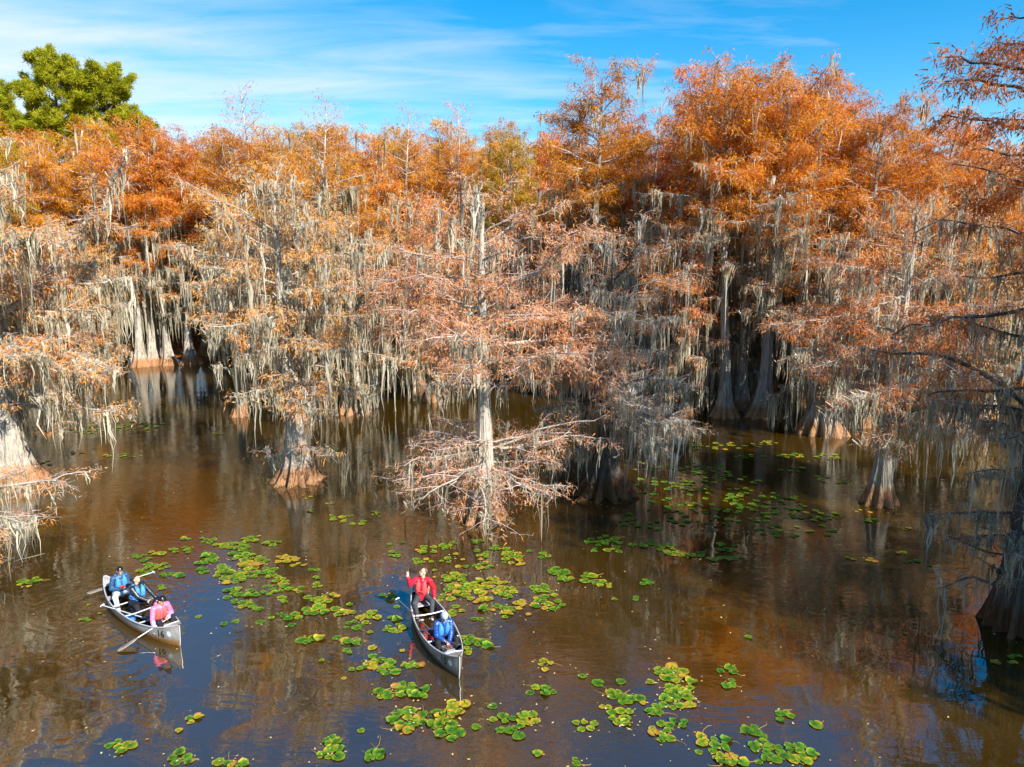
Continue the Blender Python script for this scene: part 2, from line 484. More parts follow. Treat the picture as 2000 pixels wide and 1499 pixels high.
def hang_moss(anchors, rng, length, width, per=9, spread=0.15):
    """Beards of hanging strands below the anchor points: long in the middle, short at the sides."""
    n = len(anchors)
    idx = np.repeat(np.arange(n), per)
    m = len(idx)
    sp = spread * np.exp(rng.normal(0, 0.5, n))
    off = rng.normal(0, 1, (m, 2))
    base = anchors[idx] + np.concatenate([off * sp[idx][:, None], rng.uniform(-0.06, 0.05, (m, 1))], 1)
    La = 1.7 * length * np.exp(rng.normal(-0.25, 0.6, n))
    L = La[idx] * rng.uniform(0.45, 1.1, m) * np.exp(-0.55 * (off ** 2).sum(1)).clip(0.16, 1)
    K = 4
    s = np.array([0, 0.3, 0.66, 1.0])
    P = np.repeat(base[:, None, :], K, 1)
    P[:, :, 2] -= L[:, None] * s[None]
    # the strands of a beard draw together and waver on the way down
    P[:, :, :2] += -(off * sp[idx][:, None])[:, None, :] * (np.array([0, 0.2, 0.45, 0.62])[None, :, None])
    sway = rng.normal(0, 0.05, (m, K, 2)); sway[:, 0] = 0
    P[:, :, :2] += sway * np.minimum(L, 1.2)[:, None, None]
    w = 0.95 * width * np.exp(rng.normal(-0.1, 0.4, m))[:, None] * np.array([0.6, 1.0, 0.62, 0.06])[None]
    yaw = rng.uniform(0, np.pi, m)
    side = np.stack([np.cos(yaw), np.sin(yaw), np.zeros(m)], -1)
    V, Q = strips(P, w, side)
    tint = np.clip(0.5 + 0.2 * rng.normal(size=n)[idx] + 0.15 * rng.normal(size=m), 0, 1)
    return V, Q, np.repeat(tint, K * 2)

def blades(P, idx_group, per_m, rng, bl, bw, down=0.55, spread=0.06):
    """Drooping needle sprays along the twigs P."""
    Lp = lengths(P)
    cnt = rng.poisson(Lp * per_m)
    idx = np.repeat(np.arange(len(P)), cnt)
    n = len(idx)
    if n == 0: return np.zeros((0, 3)), np.zeros((0, 4), int), np.zeros(0)
    pos, tan = along(P, idx, rng.uniform(0.1, 1.0, n) * 0.999)
    pos = pos + rng.normal(0, spread, (n, 3))
    d = nrm(tan * 0.45 + rng.normal(0, 0.45, (n, 3)) - UP[None] * down)
    L = bl * rng.uniform(0.55, 1.25, n)
    sd = nrm(np.cross(d, rng.normal(size=(n, 3))))
    W = (bw * rng.uniform(0.6, 1.25, n))[:, None]
    V = np.stack([pos + sd * W, pos - sd * W, pos + d * L[:, None]], 1).reshape(-1, 3)
    Q = np.arange(n * 3).reshape(-1, 3)
    g = rng.normal(size=idx_group.max() + 1)
    tint = np.clip(0.46 + 0.17 * g[idx_group[idx]] + 0.14 * rng.normal(size=n), 0, 1)
    return V, Q, np.repeat(tint, 3)

def make_cypress(name, seed, H, r1, rb, hf, bands, lean=(0, 0), needle='rust', bark='bark', detail=1.0, leaf=1.0, moss=1.0,
                 bl=0.20, bw=0.026, mosslen=0.9, mossw=0.035, limbs_apart=True, extra=(), flutes=9, S=20, top=0.16, tw=1.0, skew=(0, 0), fl=0.22):
    """One tree in its own space: an Empty with trunk, limbs, twigs, needles and moss.
    bands: (h0, h1, how many limbs, length low, length high, elevation low, elevation high, needles, moss)"""
    rng = np.random.default_rng(seed)
    root = empty(name, (0, 0, 0))
    V, Q, ax, rad = trunk_shape(H, r1, rb, hf, lean, rng, S=S, K=22 if limbs_apart else 14, flutes=flutes, top=top, fl=fl)
    link('trunk', quads_mesh('trunk', V, Q, smooth=True), root, M[bark])
    st, dr, Ls, lf, ms = [], [], [], [], []
    az = rng.uniform(0, 6.28)
    for (h0, h1, n, l0, l1, e0, e1, fo, mo) in bands:
        for i in range(n):
            u = (i + rng.uniform(0, 1)) / n
            h = h0 + (h1 - h0) * u
            az += 2.39996 + rng.normal(0, 0.35)
            e = np.radians(e0 + (e1 - e0) * u + rng.normal(0, 7))
            c = np.array([np.interp(h, ax[:, 2], ax[:, 0]), np.interp(h, ax[:, 2], ax[:, 1]), h])
            d = np.array([np.cos(az) * np.cos(e), np.sin(az) * np.cos(e), np.sin(e)])
            k = 1.0 + skew[0] * d[0] + skew[1] * d[1]
            st.append(c); dr.append(d); Ls.append((l0 + (l1 - l0) * u) * rng.uniform(0.62, 1.12) * k); lf.append(fo); ms.append(mo)
    st, dr, Ls, lf, ms = np.array(st), np.array(dr), np.array(Ls), np.array(lf), np.array(ms)
    K1 = 9
    P1 = curve_points(st, dr, Ls, K1, rng, wig=0.16, droop=0.10, lift=0.06)
    if len(extra):
        EP = []
        for pts in extra:
            pts = np.array(pts, float)
            f = np.linspace(0, len(pts) - 1, K1)
            i0 = np.minimum(f.astype(int), len(pts) - 2)
            EP.append(pts[i0] * (1 - (f - i0))[:, None] + pts[i0 + 1] * (f - i0)[:, None])
        EP = np.array(EP) + rng.normal(0, 0.05, (len(EP), K1, 3))
        P1 = np.concatenate([P1, EP]); Ls = np.concatenate([Ls, lengths(EP)])
        lf = np.concatenate([lf, np.full(len(EP), 0.25)]); ms = np.concatenate([ms, np.full(len(EP), 0.7)])
    rl = np.clip(Ls * 0.0135, 0.018, 0.2) * (1.25 if r1 > 0.4 else 1.0)
    R1 = rl[:, None] * np.linspace(1, 0.22, K1)[None] ** 0.8
    if limbs_apart:
        for i in range(len(P1)):
            v, q = tubes(P1[i:i + 1], R1[i:i + 1], 6)
            link('limb', quads_mesh('limb', v, q, smooth=True), root, M[bark])
        tw_parts = []
    else:
        tw_parts = [tubes(P1, R1, 4)]
        tw_parts[0] = (*tw_parts[0], np.full(len(tw_parts[0][0]), 0.4))
    dens = detail
    P2, L2, i2 = spawn(P1, 2.3 * dens, rng, t0=0.18, frac=(0.22, 0.46), lmin=0.4, lmax=2.6, K=5, wig=0.14, droop=0.08)
    R2 = np.clip(L2 * 0.0105, 0.007, 0.03)[:, None] * np.linspace(1, 0.3, 5)[None] * tw
    v, q = tubes(P2, R2, 4); tw_parts.append((v, q, np.repeat(np.clip(rng.normal(0.5, 0.18, len(P2)), 0, 1), 20)))
    P3, L3, i3 = spawn(P2, 5.0 * dens, rng, t0=0.15, frac=(0.28, 0.55), lmin=0.22, lmax=1.1, K=3, wig=0.14, droop=0.10, flat=0.45)
    R3 = np.clip(L3 * 0.009, 0.004, 0.010)[:, None] * np.array([1, 0.75, 0.4])[None] * tw
    v, q = tubes(P3, R3, 3); tw_parts.append((v, q, np.repeat(np.clip(rng.normal(0.55, 0.2, len(P3)), 0, 1), 9)))
    l3limb = i2[i3]
    P4, L4, i4 = spawn(P3, 7.0 * dens, rng, t0=0.1, frac=(0.3, 0.6), lmin=0.12, lmax=0.5, K=2, wig=0.02, droop=0.05, flat=0.5)
    n4 = len(P4)
    W4 = np.full((n4, 1), 0.0055 * tw) * np.array([[1.0, 0.4]])
    sd = nrm(rng.normal(size=(n4, 3)))
    v, q = strips(P4, W4, sd); tw_parts.append((v, q, np.repeat(np.clip(rng.normal(0.6, 0.2, n4), 0, 1), 4)))
    V, Q, T = merge(tw_parts)
    o = link('twigs', quads_mesh('twigs', V, Q, tint=T), root, M['twig']); o['kind'] = 'stuff'
    # needles: more where the limb is leafy
    fo4 = lf[l3limb[i4]]
    keep = rng.uniform(size=n4) < np.clip(fo4, 0, 1)
    gi = i3[i4]
    parts = []
    if keep.any():
        parts.append(blades(P4[keep], gi[keep], 40.0 * leaf, rng, bl, bw, spread=bl * 0.55))
    fo3 = lf[l3limb]
    k3 = rng.uniform(size=len(P3)) < np.clip(fo3, 0, 1)
    if k3.any():
        parts.append(blades(P3[k3], i3[k3], 34.0 * leaf, rng, bl * 1.1, bw, spread=bl * 0.7))
    V, Q, T = merge(parts)
    if len(V):
        o = link('needles', quads_mesh('needles', V, Q, tint=T), root, M[needle]); o['kind'] = 'stuff'
    # moss hangs from limbs and side branches
    parts = []
    for P, per_m, ln, ids, t0 in ((P1, 4.4, 1.0, np.arange(len(P1)), 0.1), (P2, 1.5, 0.62, i2, 0.1)):
        w = ms[ids] * moss
        cnt = rng.poisson(lengths(P) * per_m * w)
        idx = np.repeat(np.arange(len(P)), cnt)
        if len(idx) == 0: continue
        pos, _ = along(P, idx, t0 + (1 - t0) * rng.uniform(0, 0.999, len(idx)))
        parts.append(hang_moss(pos, rng, mosslen * ln, mossw))
    if parts:
        V, Q, T = merge(parts)
        under = V[:, 2] < 0.02
        V[under, 2] = 0.02
        o = link('hanging_moss', quads_mesh('hanging_moss', V, Q, tint=T), root, M['moss']); o['kind'] = 'stuff'
    return root

def hue(root, needles=(1, 1, 1), moss=(1, 1, 1), twigs=(1, 1, 1)):
    for ch in root.children:
        n = ch.name.split('.')[0]
        c = {'needles': needles, 'hanging_moss': moss, 'twigs': twigs}.get(n)
        if c: ch.color = (*c, 1)
        else: ch.color = (1, 1, 1, 1)

def place(root, loc, rz=0.0, sc=1.0, label=None, group=None, cat='tree'):
    root.location = loc
    root.rotation_euler = (0, 0, rz)
    root.scale = (sc, sc, sc)
    tag(root, label, cat, group)
    return root

# --- the trees one can tell apart, nearest ones first
def hero(px, py, label, seed, **kw):
    hues = kw.pop('hues', {})
    kw['leaf'] = kw.get('leaf', 1.0) * 0.68
    kw.setdefault('S', 44)
    kw.setdefault('fl', 0.30)
    t = make_cypress('bald_cypress', seed, **kw)
    hue(t, **hues)
    return place(t, at(px, py), 0.0, 1.0, label)

PINK = dict(needles=(1.03, 1.0, 1.28), twigs=(1.08, 0.97, 0.96))
hero(945, 1012, 'salmon cypress alone in open water with a low skirt of bare pink twigs', 11,
     H=11.4, r1=0.36, rb=0.80, hf=0.8, needle='salmon', hues=PINK, lean=(0.1, 0.3),
     bands=[(1.7, 3.0, 24, 4.1, 3.7, 0, 9, 0.3, 0.3), (4.2, 5.6, 3, 3.6, 4.4, 0, 5, 0.45, 0.8), (5.4, 8.6, 17, 5.4, 4.8, 0, 14, 0.75, 0.32), (8.6, 11.3, 15, 4.2, 2.2, 12, 45, 0.9, 0.3)],
     detail=0.95, leaf=0.72, mosslen=0.75, mossw=0.022, bw=0.018, bl=0.17, flutes=10, skew=(0.10, 0))
hero(583, 940, 'moss hung cypress with a thick pale fluted trunk behind the three paddlers', 12,
     H=12.6, r1=0.40, rb=0.92, hf=0.75, needle='salmon', lean=(-0.5, 0.4), hues=dict(needles=(1.05, 1.05, 0.85)),
     bands=[(0.9, 1.9, 3, 2.6, 3.0, 8, 12, 0.35, 0.5), (4.2, 6.2, 8, 3.0, 3.8, -2, 8, 0.6, 1.4), (6.0, 9.5, 15, 4.2, 3.8, 0, 20, 0.75, 1.2), (9.5, 12.5, 14, 4.0, 2.2, 15, 50, 0.9, 0.5)],
     leaf=0.75, mosslen=0.80, mossw=0.030, bw=0.021, flutes=11)
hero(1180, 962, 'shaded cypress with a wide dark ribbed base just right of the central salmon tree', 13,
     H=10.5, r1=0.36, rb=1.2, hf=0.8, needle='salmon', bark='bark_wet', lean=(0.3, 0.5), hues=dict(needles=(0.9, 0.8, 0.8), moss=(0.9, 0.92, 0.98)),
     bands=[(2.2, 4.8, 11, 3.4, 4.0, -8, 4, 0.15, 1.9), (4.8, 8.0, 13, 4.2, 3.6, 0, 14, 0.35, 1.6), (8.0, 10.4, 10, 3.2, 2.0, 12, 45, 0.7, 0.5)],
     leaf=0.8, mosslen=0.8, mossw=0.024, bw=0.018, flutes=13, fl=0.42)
hero(32, 942, 'broad pale cypress at the left edge with a bare leaning limb', 14,
     H=13.0, r1=0.52, rb=1.15, hf=0.9, needle='salmon', lean=(-0.8, 0.6), hues=dict(needles=(1.1, 1.0, 0.75), moss=(1.08, 1.06, 1.02)),
     bands=[(4.6, 6.4, 8, 4.0, 5.2, -8, 4, 0.3, 2.0), (6.0, 9.5, 14, 5.4, 5.0, 0, 16, 0.4, 2.1), (9.5, 12.8, 12, 4.2, 2.4, 12, 45, 0.8, 0.8)],
     extra=[[(0, 0, 7.0), (1.6, 0.2, 8.4), (3.2, 0.4, 10.4), (4.6, 0.5, 11.6), (5.4, 0.6, 13.2)], [(0, 0, 5.2), (2.0, -0.6, 5.4), (3.6, -0.9, 4.9), (5.2, -1.1, 5.1)],
            [(0.1, 0, 3.6), (1.6, -0.4, 3.3), (3.4, -0.5, 3.5), (4.8, -0.7, 3.2)]],
     leaf=0.75, mosslen=0.95, mossw=0.030, bw=0.021, flutes=12)
hero(1716, 982, 'slender tilted cypress with russet sprays standing in the water before the right-hand grove', 15,
     H=11.5, r1=0.30, rb=0.62, hf=0.8, needle='salmon', bark='bark', lean=(0.5, 0.2), hues=dict(needles=(0.85, 0.62, 0.55), moss=(1.0, 1.0, 1.0)),
     bands=[(2.0, 2.4, 1, 1.5, 1.5, 0, 0, 0.2, 0.8), (3.4, 5.6, 10, 3.4, 3.8, -6, 6, 0.35, 2.0), (5.6, 8.6, 13, 4.0, 3.6, 0, 16, 0.8, 0.9), (8.6, 11.3, 11, 3.4, 1.8, 12, 45, 0.9, 0.4)],
     leaf=0.9, mosslen=0.85, mossw=0.024, bw=0.02, flutes=9)
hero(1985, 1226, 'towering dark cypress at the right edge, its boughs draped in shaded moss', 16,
     H=19.5, r1=0.46, rb=0.72, hf=0.8, needle='salmon', bark='bark_wet', lean=(0.6, 0.3), hues=dict(needles=(0.85, 0.62, 0.55), moss=(0.80, 0.79, 0.78)),  # moss hue is darkened as well, carrying shade in its colour
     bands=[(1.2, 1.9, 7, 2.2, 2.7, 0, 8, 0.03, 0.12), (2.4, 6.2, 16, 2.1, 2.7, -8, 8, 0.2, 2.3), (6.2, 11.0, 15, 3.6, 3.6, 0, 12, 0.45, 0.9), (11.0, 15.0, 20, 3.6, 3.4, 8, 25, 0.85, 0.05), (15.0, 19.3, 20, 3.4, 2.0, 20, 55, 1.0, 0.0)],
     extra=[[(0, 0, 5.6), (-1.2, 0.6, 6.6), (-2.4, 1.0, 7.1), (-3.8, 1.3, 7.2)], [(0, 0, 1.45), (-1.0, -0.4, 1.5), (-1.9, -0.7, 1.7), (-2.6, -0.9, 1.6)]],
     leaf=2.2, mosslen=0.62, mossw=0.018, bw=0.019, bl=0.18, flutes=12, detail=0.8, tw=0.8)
hero(1603, 846, 'leaning cypress with a broad dark skirted base curtained by moss, right of the open channel', 17,
     H=10.5, r1=0.40, rb=1.15, hf=1.4, needle='rust', lean=(0.4, 0.3), hues=dict(needles=(0.95, 0.8, 0.8)),
     bands=[(2.4, 4.8, 12, 2.8, 3.4, -12, 0, 0.2, 2.6), (4.8, 7.6, 13, 3.6, 3.4, 0, 14, 0.6, 1.5), (7.6, 10.3, 11, 3.2, 1.8, 12, 45, 0.95, 0.6)],
     leaf=0.9, mosslen=1.2, mossw=0.034, bw=0.03, flutes=11, detail=0.85)
hero(1490, 814, 'tall cypress with a swollen orange-tan foot, front of the right-hand grove', 18,
     H=18.8, r1=0.40, rb=1.05, hf=0.8, needle='rust', lean=(0.6, 0.8), hues=dict(needles=(1.0, 0.9, 0.85)),
     bands=[(6.0, 8.5, 7, 2.6, 4.2, -8, 2, 0.3, 1.7), (8.0, 12.0, 15, 4.6, 5.2, 0, 16, 0.5, 1.5), (12.0, 18.2, 28, 5.0, 3.2, 8, 55, 1.0, 0.12)],
     leaf=1.1, mosslen=0.85, mossw=0.032, bw=0.027, bl=0.28, flutes=10, detail=0.8)
hero(1415, 814, 'tall straight pale cypress trunk nearest the channel, first of the right-hand grove', 19,
     H=19.3, r1=0.34, rb=0.80, hf=0.7, needle='rust', lean=(-0.7, 1.0), hues=dict(needles=(1.0, 0.86, 0.8)),
     bands=[(8.0, 10.5, 6, 2.6, 4.2, -8, 4, 0.3, 1.5), (10.0, 13.5, 13, 4.8, 5.0, 0, 18, 0.35, 1.2), (13.5, 18.8, 24, 5.0, 3.2, 10, 58, 1.0, 0.1)],
     leaf=1.1, mosslen=0.85, mossw=0.032, bw=0.027, bl=0.28, flutes=10, detail=0.8)
hero(470, 812, 'thin pale cypress sapling with few limbs standing in dark water at the left', 20,
     H=13.0, r1=0.20, rb=0.55, hf=0.7, needle='salmon', lean=(-0.2, 0.3), hues=dict(needles=(1.05, 1.0, 0.75)),
     bands=[(2.0, 5.6, 6, 1.8, 2.4, 5, 15, 0.3, 1.2), (5.6, 12.8, 20, 3.2, 1.6, 5, 45, 0.8, 1.0)],
     leaf=0.95, mosslen=0.9, mossw=0.04, bw=0.034, flutes=8, detail=0.8)
hero(690, 806, 'squat cypress smothered in grey moss behind the thick fluted trunk', 21,
     H=11.0, r1=0.42, rb=0.95, hf=0.8, needle='salmon', lean=(0.3, 0.3), hues=dict(needles=(1.0, 0.9, 0.8)),
     bands=[(1.6, 5.0, 15, 2.2, 3.0, -14, 0, 0.3, 2.3), (5.0, 8.0, 14, 3.4, 3.4, 0, 14, 0.6, 1.8), (8.0, 10.8, 10, 3.0, 1.6, 12, 45, 0.85, 0.7)],
     leaf=0.9, mosslen=1.2, mossw=0.04, bw=0.034, flutes=10, detail=0.8)
hero(652, 772, 'tall cypress with a bare pale trunk below a dark moss laden fork', 22,
     H=16.0, r1=0.50, rb=1.0, hf=1.0, needle='rust', lean=(-0.4, 0.4), hues=dict(needles=(1.0, 1.0, 0.9), moss=(0.9, 0.86, 0.75)),
     bands=[(4.5, 7.0, 4, 2.4, 3.0, -5, 5, 0.4, 1.0), (9.5, 13.0, 12, 3.4, 3.6, 10, 32, 0.3, 2.4), (13.0, 15.6, 14, 3.6, 2.6, 12, 45, 1.0, 0.2)],
     leaf=1.0, mosslen=1.1, mossw=0.034, bw=0.030, bl=0.30, flutes=9, detail=0.75)
t_small = hero(-165, 1120, 'low cypress reaching in from the left edge with orange sprays and dangling moss', 23,
     H=3.7, r1=0.20, rb=0.5, hf=0.6, needle='salmon', hues=dict(needles=(1.15, 0.95, 0.7), moss=(1.05, 1.05, 1.0)),
     bands=[(0.9, 2.6, 13, 4.1, 3.4, -2, 12, 0.6, 1.0), (2.6, 3.6, 6, 2.0, 1.2, 15, 45, 0.6, 0.4)],
     extra=[[(0, 0, 2.3), (1.6, 0.3, 2.6), (3.2, 0.5, 2.6), (4.6, 0.6, 2.8)], [(0, 0, 2.0), (1.5, -0.4, 2.2), (3.0, -0.7, 2.2), (4.3, -0.9, 1.9)]],
     leaf=0.9, mosslen=0.8, mossw=0.018, bw=0.013, bl=0.15, flutes=8)

# --- kinds of tree that repeat through the swamp
def proto(seed, H, kind):
    big = dict(leaf=1.3, bl=0.29, bw=0.027, mosslen=1.4, mossw=0.042, limbs_apart=False, detail=0.62, S=24, flutes=7, fl=0.3, tw=1.8)
    if kind == 'tall':
        b = [(H * .27, H * .48, 9, 2.4, 3.6, -8, 6, 0.4, 1.6), (H * .48, H * .68, 15, 3.8, 4.6, 0, 22, 0.9, 0.7), (H * .66, H * .97, 32, 5.0, 3.2, 4, 58, 1.0, 0.05)]
        return make_cypress('bald_cypress', seed, H, 0.36, 0.85, 0.9, b, lean=(seed % 3 - 1, 0.3), needle='rust', **big)
    if kind == 'mid':
        b = [(H * .15, H * .5, 15, 2.4, 3.6, -10, 4, 0.45, 1.5), (H * .5, H * .8, 16, 3.6, 3.4, 0, 20, 0.9, 0.75), (H * .8, H * .98, 12, 3.2, 1.9, 15, 55, 1.0, 0.15)]
        return make_cypress('bald_cypress', seed, H, 0.30, 0.75, 0.8, b, lean=(0.3, 0.3 * (seed % 2)), needle='salmon', **big)
    if kind == 'thin':
        b = [(H * .4, H * .7, 10, 2.2, 2.6, 5, 25, 0.5, 0.4), (H * .7, H * .97, 24, 3.2, 1.6, 14, 50, 0.7, 0.0)]
        return make_cypress('bald_cypress', seed, H, 0.26, 0.6, 0.9, b, lean=(0.5, 0.3), needle='salmon', **dict(big, leaf=0.45, detail=0.75, tw=1.0, top=0.06))
    b = [(H * .2, H * .6, 12, 2.2, 3.0, -14, 0, 0.4, 2.0), (H * .6, H * .99, 14, 3.0, 1.5, 10, 50, 0.9, 0.7)]
    return make_cypress('bald_cypress', seed, H, 0.28, 0.72, 0.8, b, lean=(-0.3, 0.2), needle='salmon', **big)

PROTO = {'tall': [proto(31, 21.5, 'tall'), proto(32, 22.5, 'tall'), proto(33, 20.5, 'tall')],
         'mid': [proto(41, 13.5, 'mid'), proto(42, 12.0, 'mid')],
         'mossy': [proto(51, 9.5, 'mossy'), proto(52, 8.0, 'mossy')], 'thin': [proto(61, 22.0, 'thin'), proto(62, 21.0, 'thin')]}
def crown_top(t):
    z = [v.co.z for c in t.children if c.name.startswith('needles') for v in list(c.data.vertices)[::7]]
    return float(np.percentile(z, 99.3))
TOPS = {k: [crown_top(t) for t in v] for k, v in PROTO.items()}
USED = set()
trng = random.Random(77)
def stand(kind, x, y, h=None, label='', group=None, tone=None, which=None, z=0.0):
    k = trng.randrange(len(PROTO[kind])) if which is None else which
    p = PROTO[kind][k]
    if (kind, k) not in USED:
        USED.add((kind, k)); t = p
    else:
        t = copy_tree(p)
    base_h = TOPS[kind][k]
    sc = (h / base_h) if h else trng.uniform(0.9, 1.1)
    place(t, (x, y, z), trng.uniform(0, 6.28), sc, label, group)
    if tone is None:
        v = trng.uniform(0.82, 1.12); g = trng.uniform(0.82, 1.18)
        tone = (v * 1.04, v * 0.97 * g, v * 0.9)
    m = trng.uniform(0.85, 1.08)
    hue(t, needles=tone, moss=(m, m * 0.98, m * 0.93))
    return t

def stand_px(kind, px, py, h, label, **kw):
    p = at(px, py)
    return stand(kind, p.x, p.y, h, label, **kw)

# --- single trees in the middle distance
for args in [
    ('mid', 602, 818, 12.5, 'orange cypress close behind the thick fluted trunk on its right side'),
    ('mid', 850, 782, 13.5, 'shaded cypress between the squat mossy tree and the central salmon tree'),
    ('mossy', 760, 752, 10.0, 'low mossy cypress at the back of the dark pool left of centre'),
    ('mid', 1010, 752, 13.0, 'salmon cypress directly behind the central tree'),
    ('mossy', 1088, 768, 9.5, 'grey mossy cypress behind and right of the central tree'),
    ('mid', 1290, 800, 12.0, 'cypress with moss curtains between the dark ribbed base and the right-hand grove'),
    ('tall', 1140, 765, 22.0, 'tall thin crowned cypress, first to break the skyline right of the clouds'),
    ('thin', 1255, 770, 19.5, 'cypress with a bare pale pole of a trunk behind the mossy centre right'),
    ('tall', 1445, 800, 20.5, 'cypress with its trunk between the straight pale trunk and the orange-tan foot'),
    ('tall', 1392, 768, 21.0, 'cypress with a dark trunk close left of the straight pale trunk'),
    ('tall', 1560, 775, 20.7, 'tall russet cypress just behind the tan-footed tree'),
    ('tall', 1650, 800, 18.7, 'high rust crowned cypress behind the broad skirted base'),
    ('tall', 1210, 742, 19.8, 'cypress with dark forking boughs behind the first skyline breaker'),
    ('tall', 1330, 752, 22.2, 'cypress whose flat rust crown is the highest of the grove'),
    ('tall', 1500, 748, 21.5, 'cypress crown filling the middle of the rust grove top'),
    ('tall', 1610, 742, 21.0, 'deep rust cypress crown at the right shoulder of the grove'),
    ('tall', 1720, 752, 19.5, 'rust cypress behind the slender tilted tree'),
    ('tall', 1860, 748, 18.5, 'rust cypress crown at the lower right end of the grove top'),
    ('mid', 1338, 812, 10.5, 'moss curtained cypress in the sun just left of the straight pale trunk'),
    ('mossy', 1372, 792, 9.5, 'low grey cypress against the straight pale trunk'),
    ('mossy', 1352, 770, 13.0, 'grey mossy cypress at the left foot of the grove'),
    ('mossy', 1462, 778, 14.5, 'moss hung cypress between the two front trunks of the grove'),
    ('mossy', 1530, 765, 13.0, 'grey mossy cypress right of the orange-tan foot'),
    ('mossy', 1310, 752, 14.0, 'grey cypress in the dim gap left of the grove'),
    ('mid', 1420, 752, 15.0, 'rust and grey cypress behind the straight pale trunk'),
    ('mossy', 1620, 770, 12.5, 'grey mossy cypress behind the broad skirted base'),
    ('mossy', 1240, 775, 11.5, 'grey mossy cypress right of the bare pole'),
    ('mid', 1682, 832, 12.5, 'mossy cypress with its foot left of the slender tilted one'),
    ('mid', 1742, 828, 12.5, 'mossy cypress with an orange foot right of the slender tilted one'),
    ('tall', 1790, 800, 17.8, 'rust cypress with wide boughs toward the right edge'),
    ('mid', 1850, 838, 13.0, 'moss laden cypress beside the dark tree at the right edge'),
    ('tall', 1930, 812, 16.0, 'brown leaved cypress half hidden by the dark edge tree'),
    ('mossy', 1560, 760, 9.0, 'low grey cypress in the channel behind the right-hand grove'),
    ('mossy', 110, 770, 9.0, 'low cypress under the moss curtains of the left edge tree'),
    ('mid', 170, 735, 12.0, 'cypress with pink bare lower limbs at the back of the left pool'),
    ('mossy', 545, 740, 9.5, 'mossy cypress in the shade behind the thin sapling'),
    ('tall', 275, 716, 20.5, 'cypress with a swollen foot, left end of the trunk row on the far left bank'),
    ('tall', 298, 714, 21.0, 'cypress second from the left in the trunk row on the far left bank'),
    ('tall', 330, 713, 20.0, 'cypress third from the left in the trunk row on the far left bank'),
    ('tall', 372, 711, 20.0, 'cypress at the right end of the trunk row on the far left bank'),
]:
    stand_px(*args)
# two that poke above the far skyline
for x_px, y_m, top_px, lab in ((795, 66, 205, 'sparse treetop just above the skyline at the middle'), (888, 68, 205, 'small bare treetop above the skyline right of the middle'), (515, 66, 168, 'thin half bare treetop poking above the skyline left of centre'), (640, 64, 182, 'orange treetop rising above the skyline over the moss laden fork')):
    zz = CAM_Z + y_m * math.tan(math.atan((749.5 - top_px) / FPX) - PITCH)
    stand('thin', (x_px - 1000) / FPX * y_m * 1.0, y_m, zz, lab, tone=(1.0, 0.8, 0.75), z=0.0)

# --- beyond the frame at the right: they throw the shade that lies on the lower right water
for x, y, h, lab in ((20.5, 8.6, 19.5, 'cypress beyond the right edge whose trunk shadow crosses the open water'), (25.2, 10.5, 16.5, 'cypress beyond the right edge shading the dark moss'),
                     (23.5, 5.0, 18, 'cypress beyond the right edge, nearest the camera'), (29.5, 13.5, 21, 'cypress beyond the right edge, farthest out')):
    stand('tall', x, y, h, lab, which=(int(x) % 3))

# --- the wood behind, row upon row
wood = random.Random(9)
rows = [(55.0, 4.6), (61.0, 4.4), (67.0, 4.6), (74.0, 5.2), (82.0, 5.8), (92.0, 6.6)]
for ri, (yy, step) in enumerate(rows):
    half = yy * 0.74 + 4
    x = -half + wood.uniform(0, step)
    while x < half:
        y = yy + wood.uniform(-2.2, 2.2)
        px = 1000 + FPX * x / (y * 0.985 + 1.65)
        xx = x
        x += step * wood.uniform(0.75, 1.25)
        if ri == 0 and px < 780: continue              # open water in front of the left bank
        if ri == 1 and 200 < px < 470: continue
        left = px < 1050
        # the skyline: high on the left, lower behind the right-hand grove
        sky_px = np.interp(px, [-100, 0, 150, 300, 450, 700, 1000, 1200, 1400, 2000], [205, 212, 232, 262, 262, 250, 248, 285, 320, 320])
        hmax = CAM_Z + y * math.tan(math.atan((749.5 - sky_px) / FPX) - PITCH)
        kind = 'tall' if ri >= 2 or wood.random() < 0.45 else ('mid' if wood.random() < 0.6 else 'mossy')
        if kind == 'tall': h = hmax * wood.uniform(0.88, 1.0)
        elif kind == 'mid': h = wood.uniform(11.0, 15.0)
        else: h = wood.uniform(8, 10.5)
        v = wood.uniform(0.85, 1.12)
        yel = wood.random()
        if left and yel < 0.12: tone = (0.75 * v, 1.15 * v, 0.6 * v)
        elif left: tone = (1.08 * v, 1.14 * v * wood.uniform(0.92, 1.16), 0.85 * v)
        else: tone = (1.0 * v, 0.88 * v * wood.uniform(0.85, 1.12), 0.85 * v)
        zone = ('beyond the left edge tree', 'under the big pine', 'over the trunk row', 'behind the fluted trunk', 'behind the mossy fork', 'behind the salmon tree', 'left of the grove', 'behind the grove', 'behind the slender tree', 'behind the dark edge tree')[int(np.searchsorted([90, 240, 420, 590, 760, 980, 1200, 1560, 1800], px))]
        hue_w = 'olive yellow' if left and yel < 0.12 else ('bright orange' if v > 1.02 else ('deep rust' if v < 0.93 else 'orange'))
        kd = {'tall': 'tall ' + hue_w + ' cypress ', 'mid': 'middling ' + hue_w + ' cypress ', 'mossy': 'low mossy ' + hue_w + ' cypress '}[kind]
        row = ('at the water edge of the wood ', 'in the second rank ', 'in the third rank ', 'in the fourth rank ', 'in the fifth rank ', 'in the rearmost rank ')[ri]
        stand(kind, xx, y, h, kd + row + zone, group=kd + row + zone, tone=tone, z=(0.5 if y > 67 and px < 1100 else 0.0))

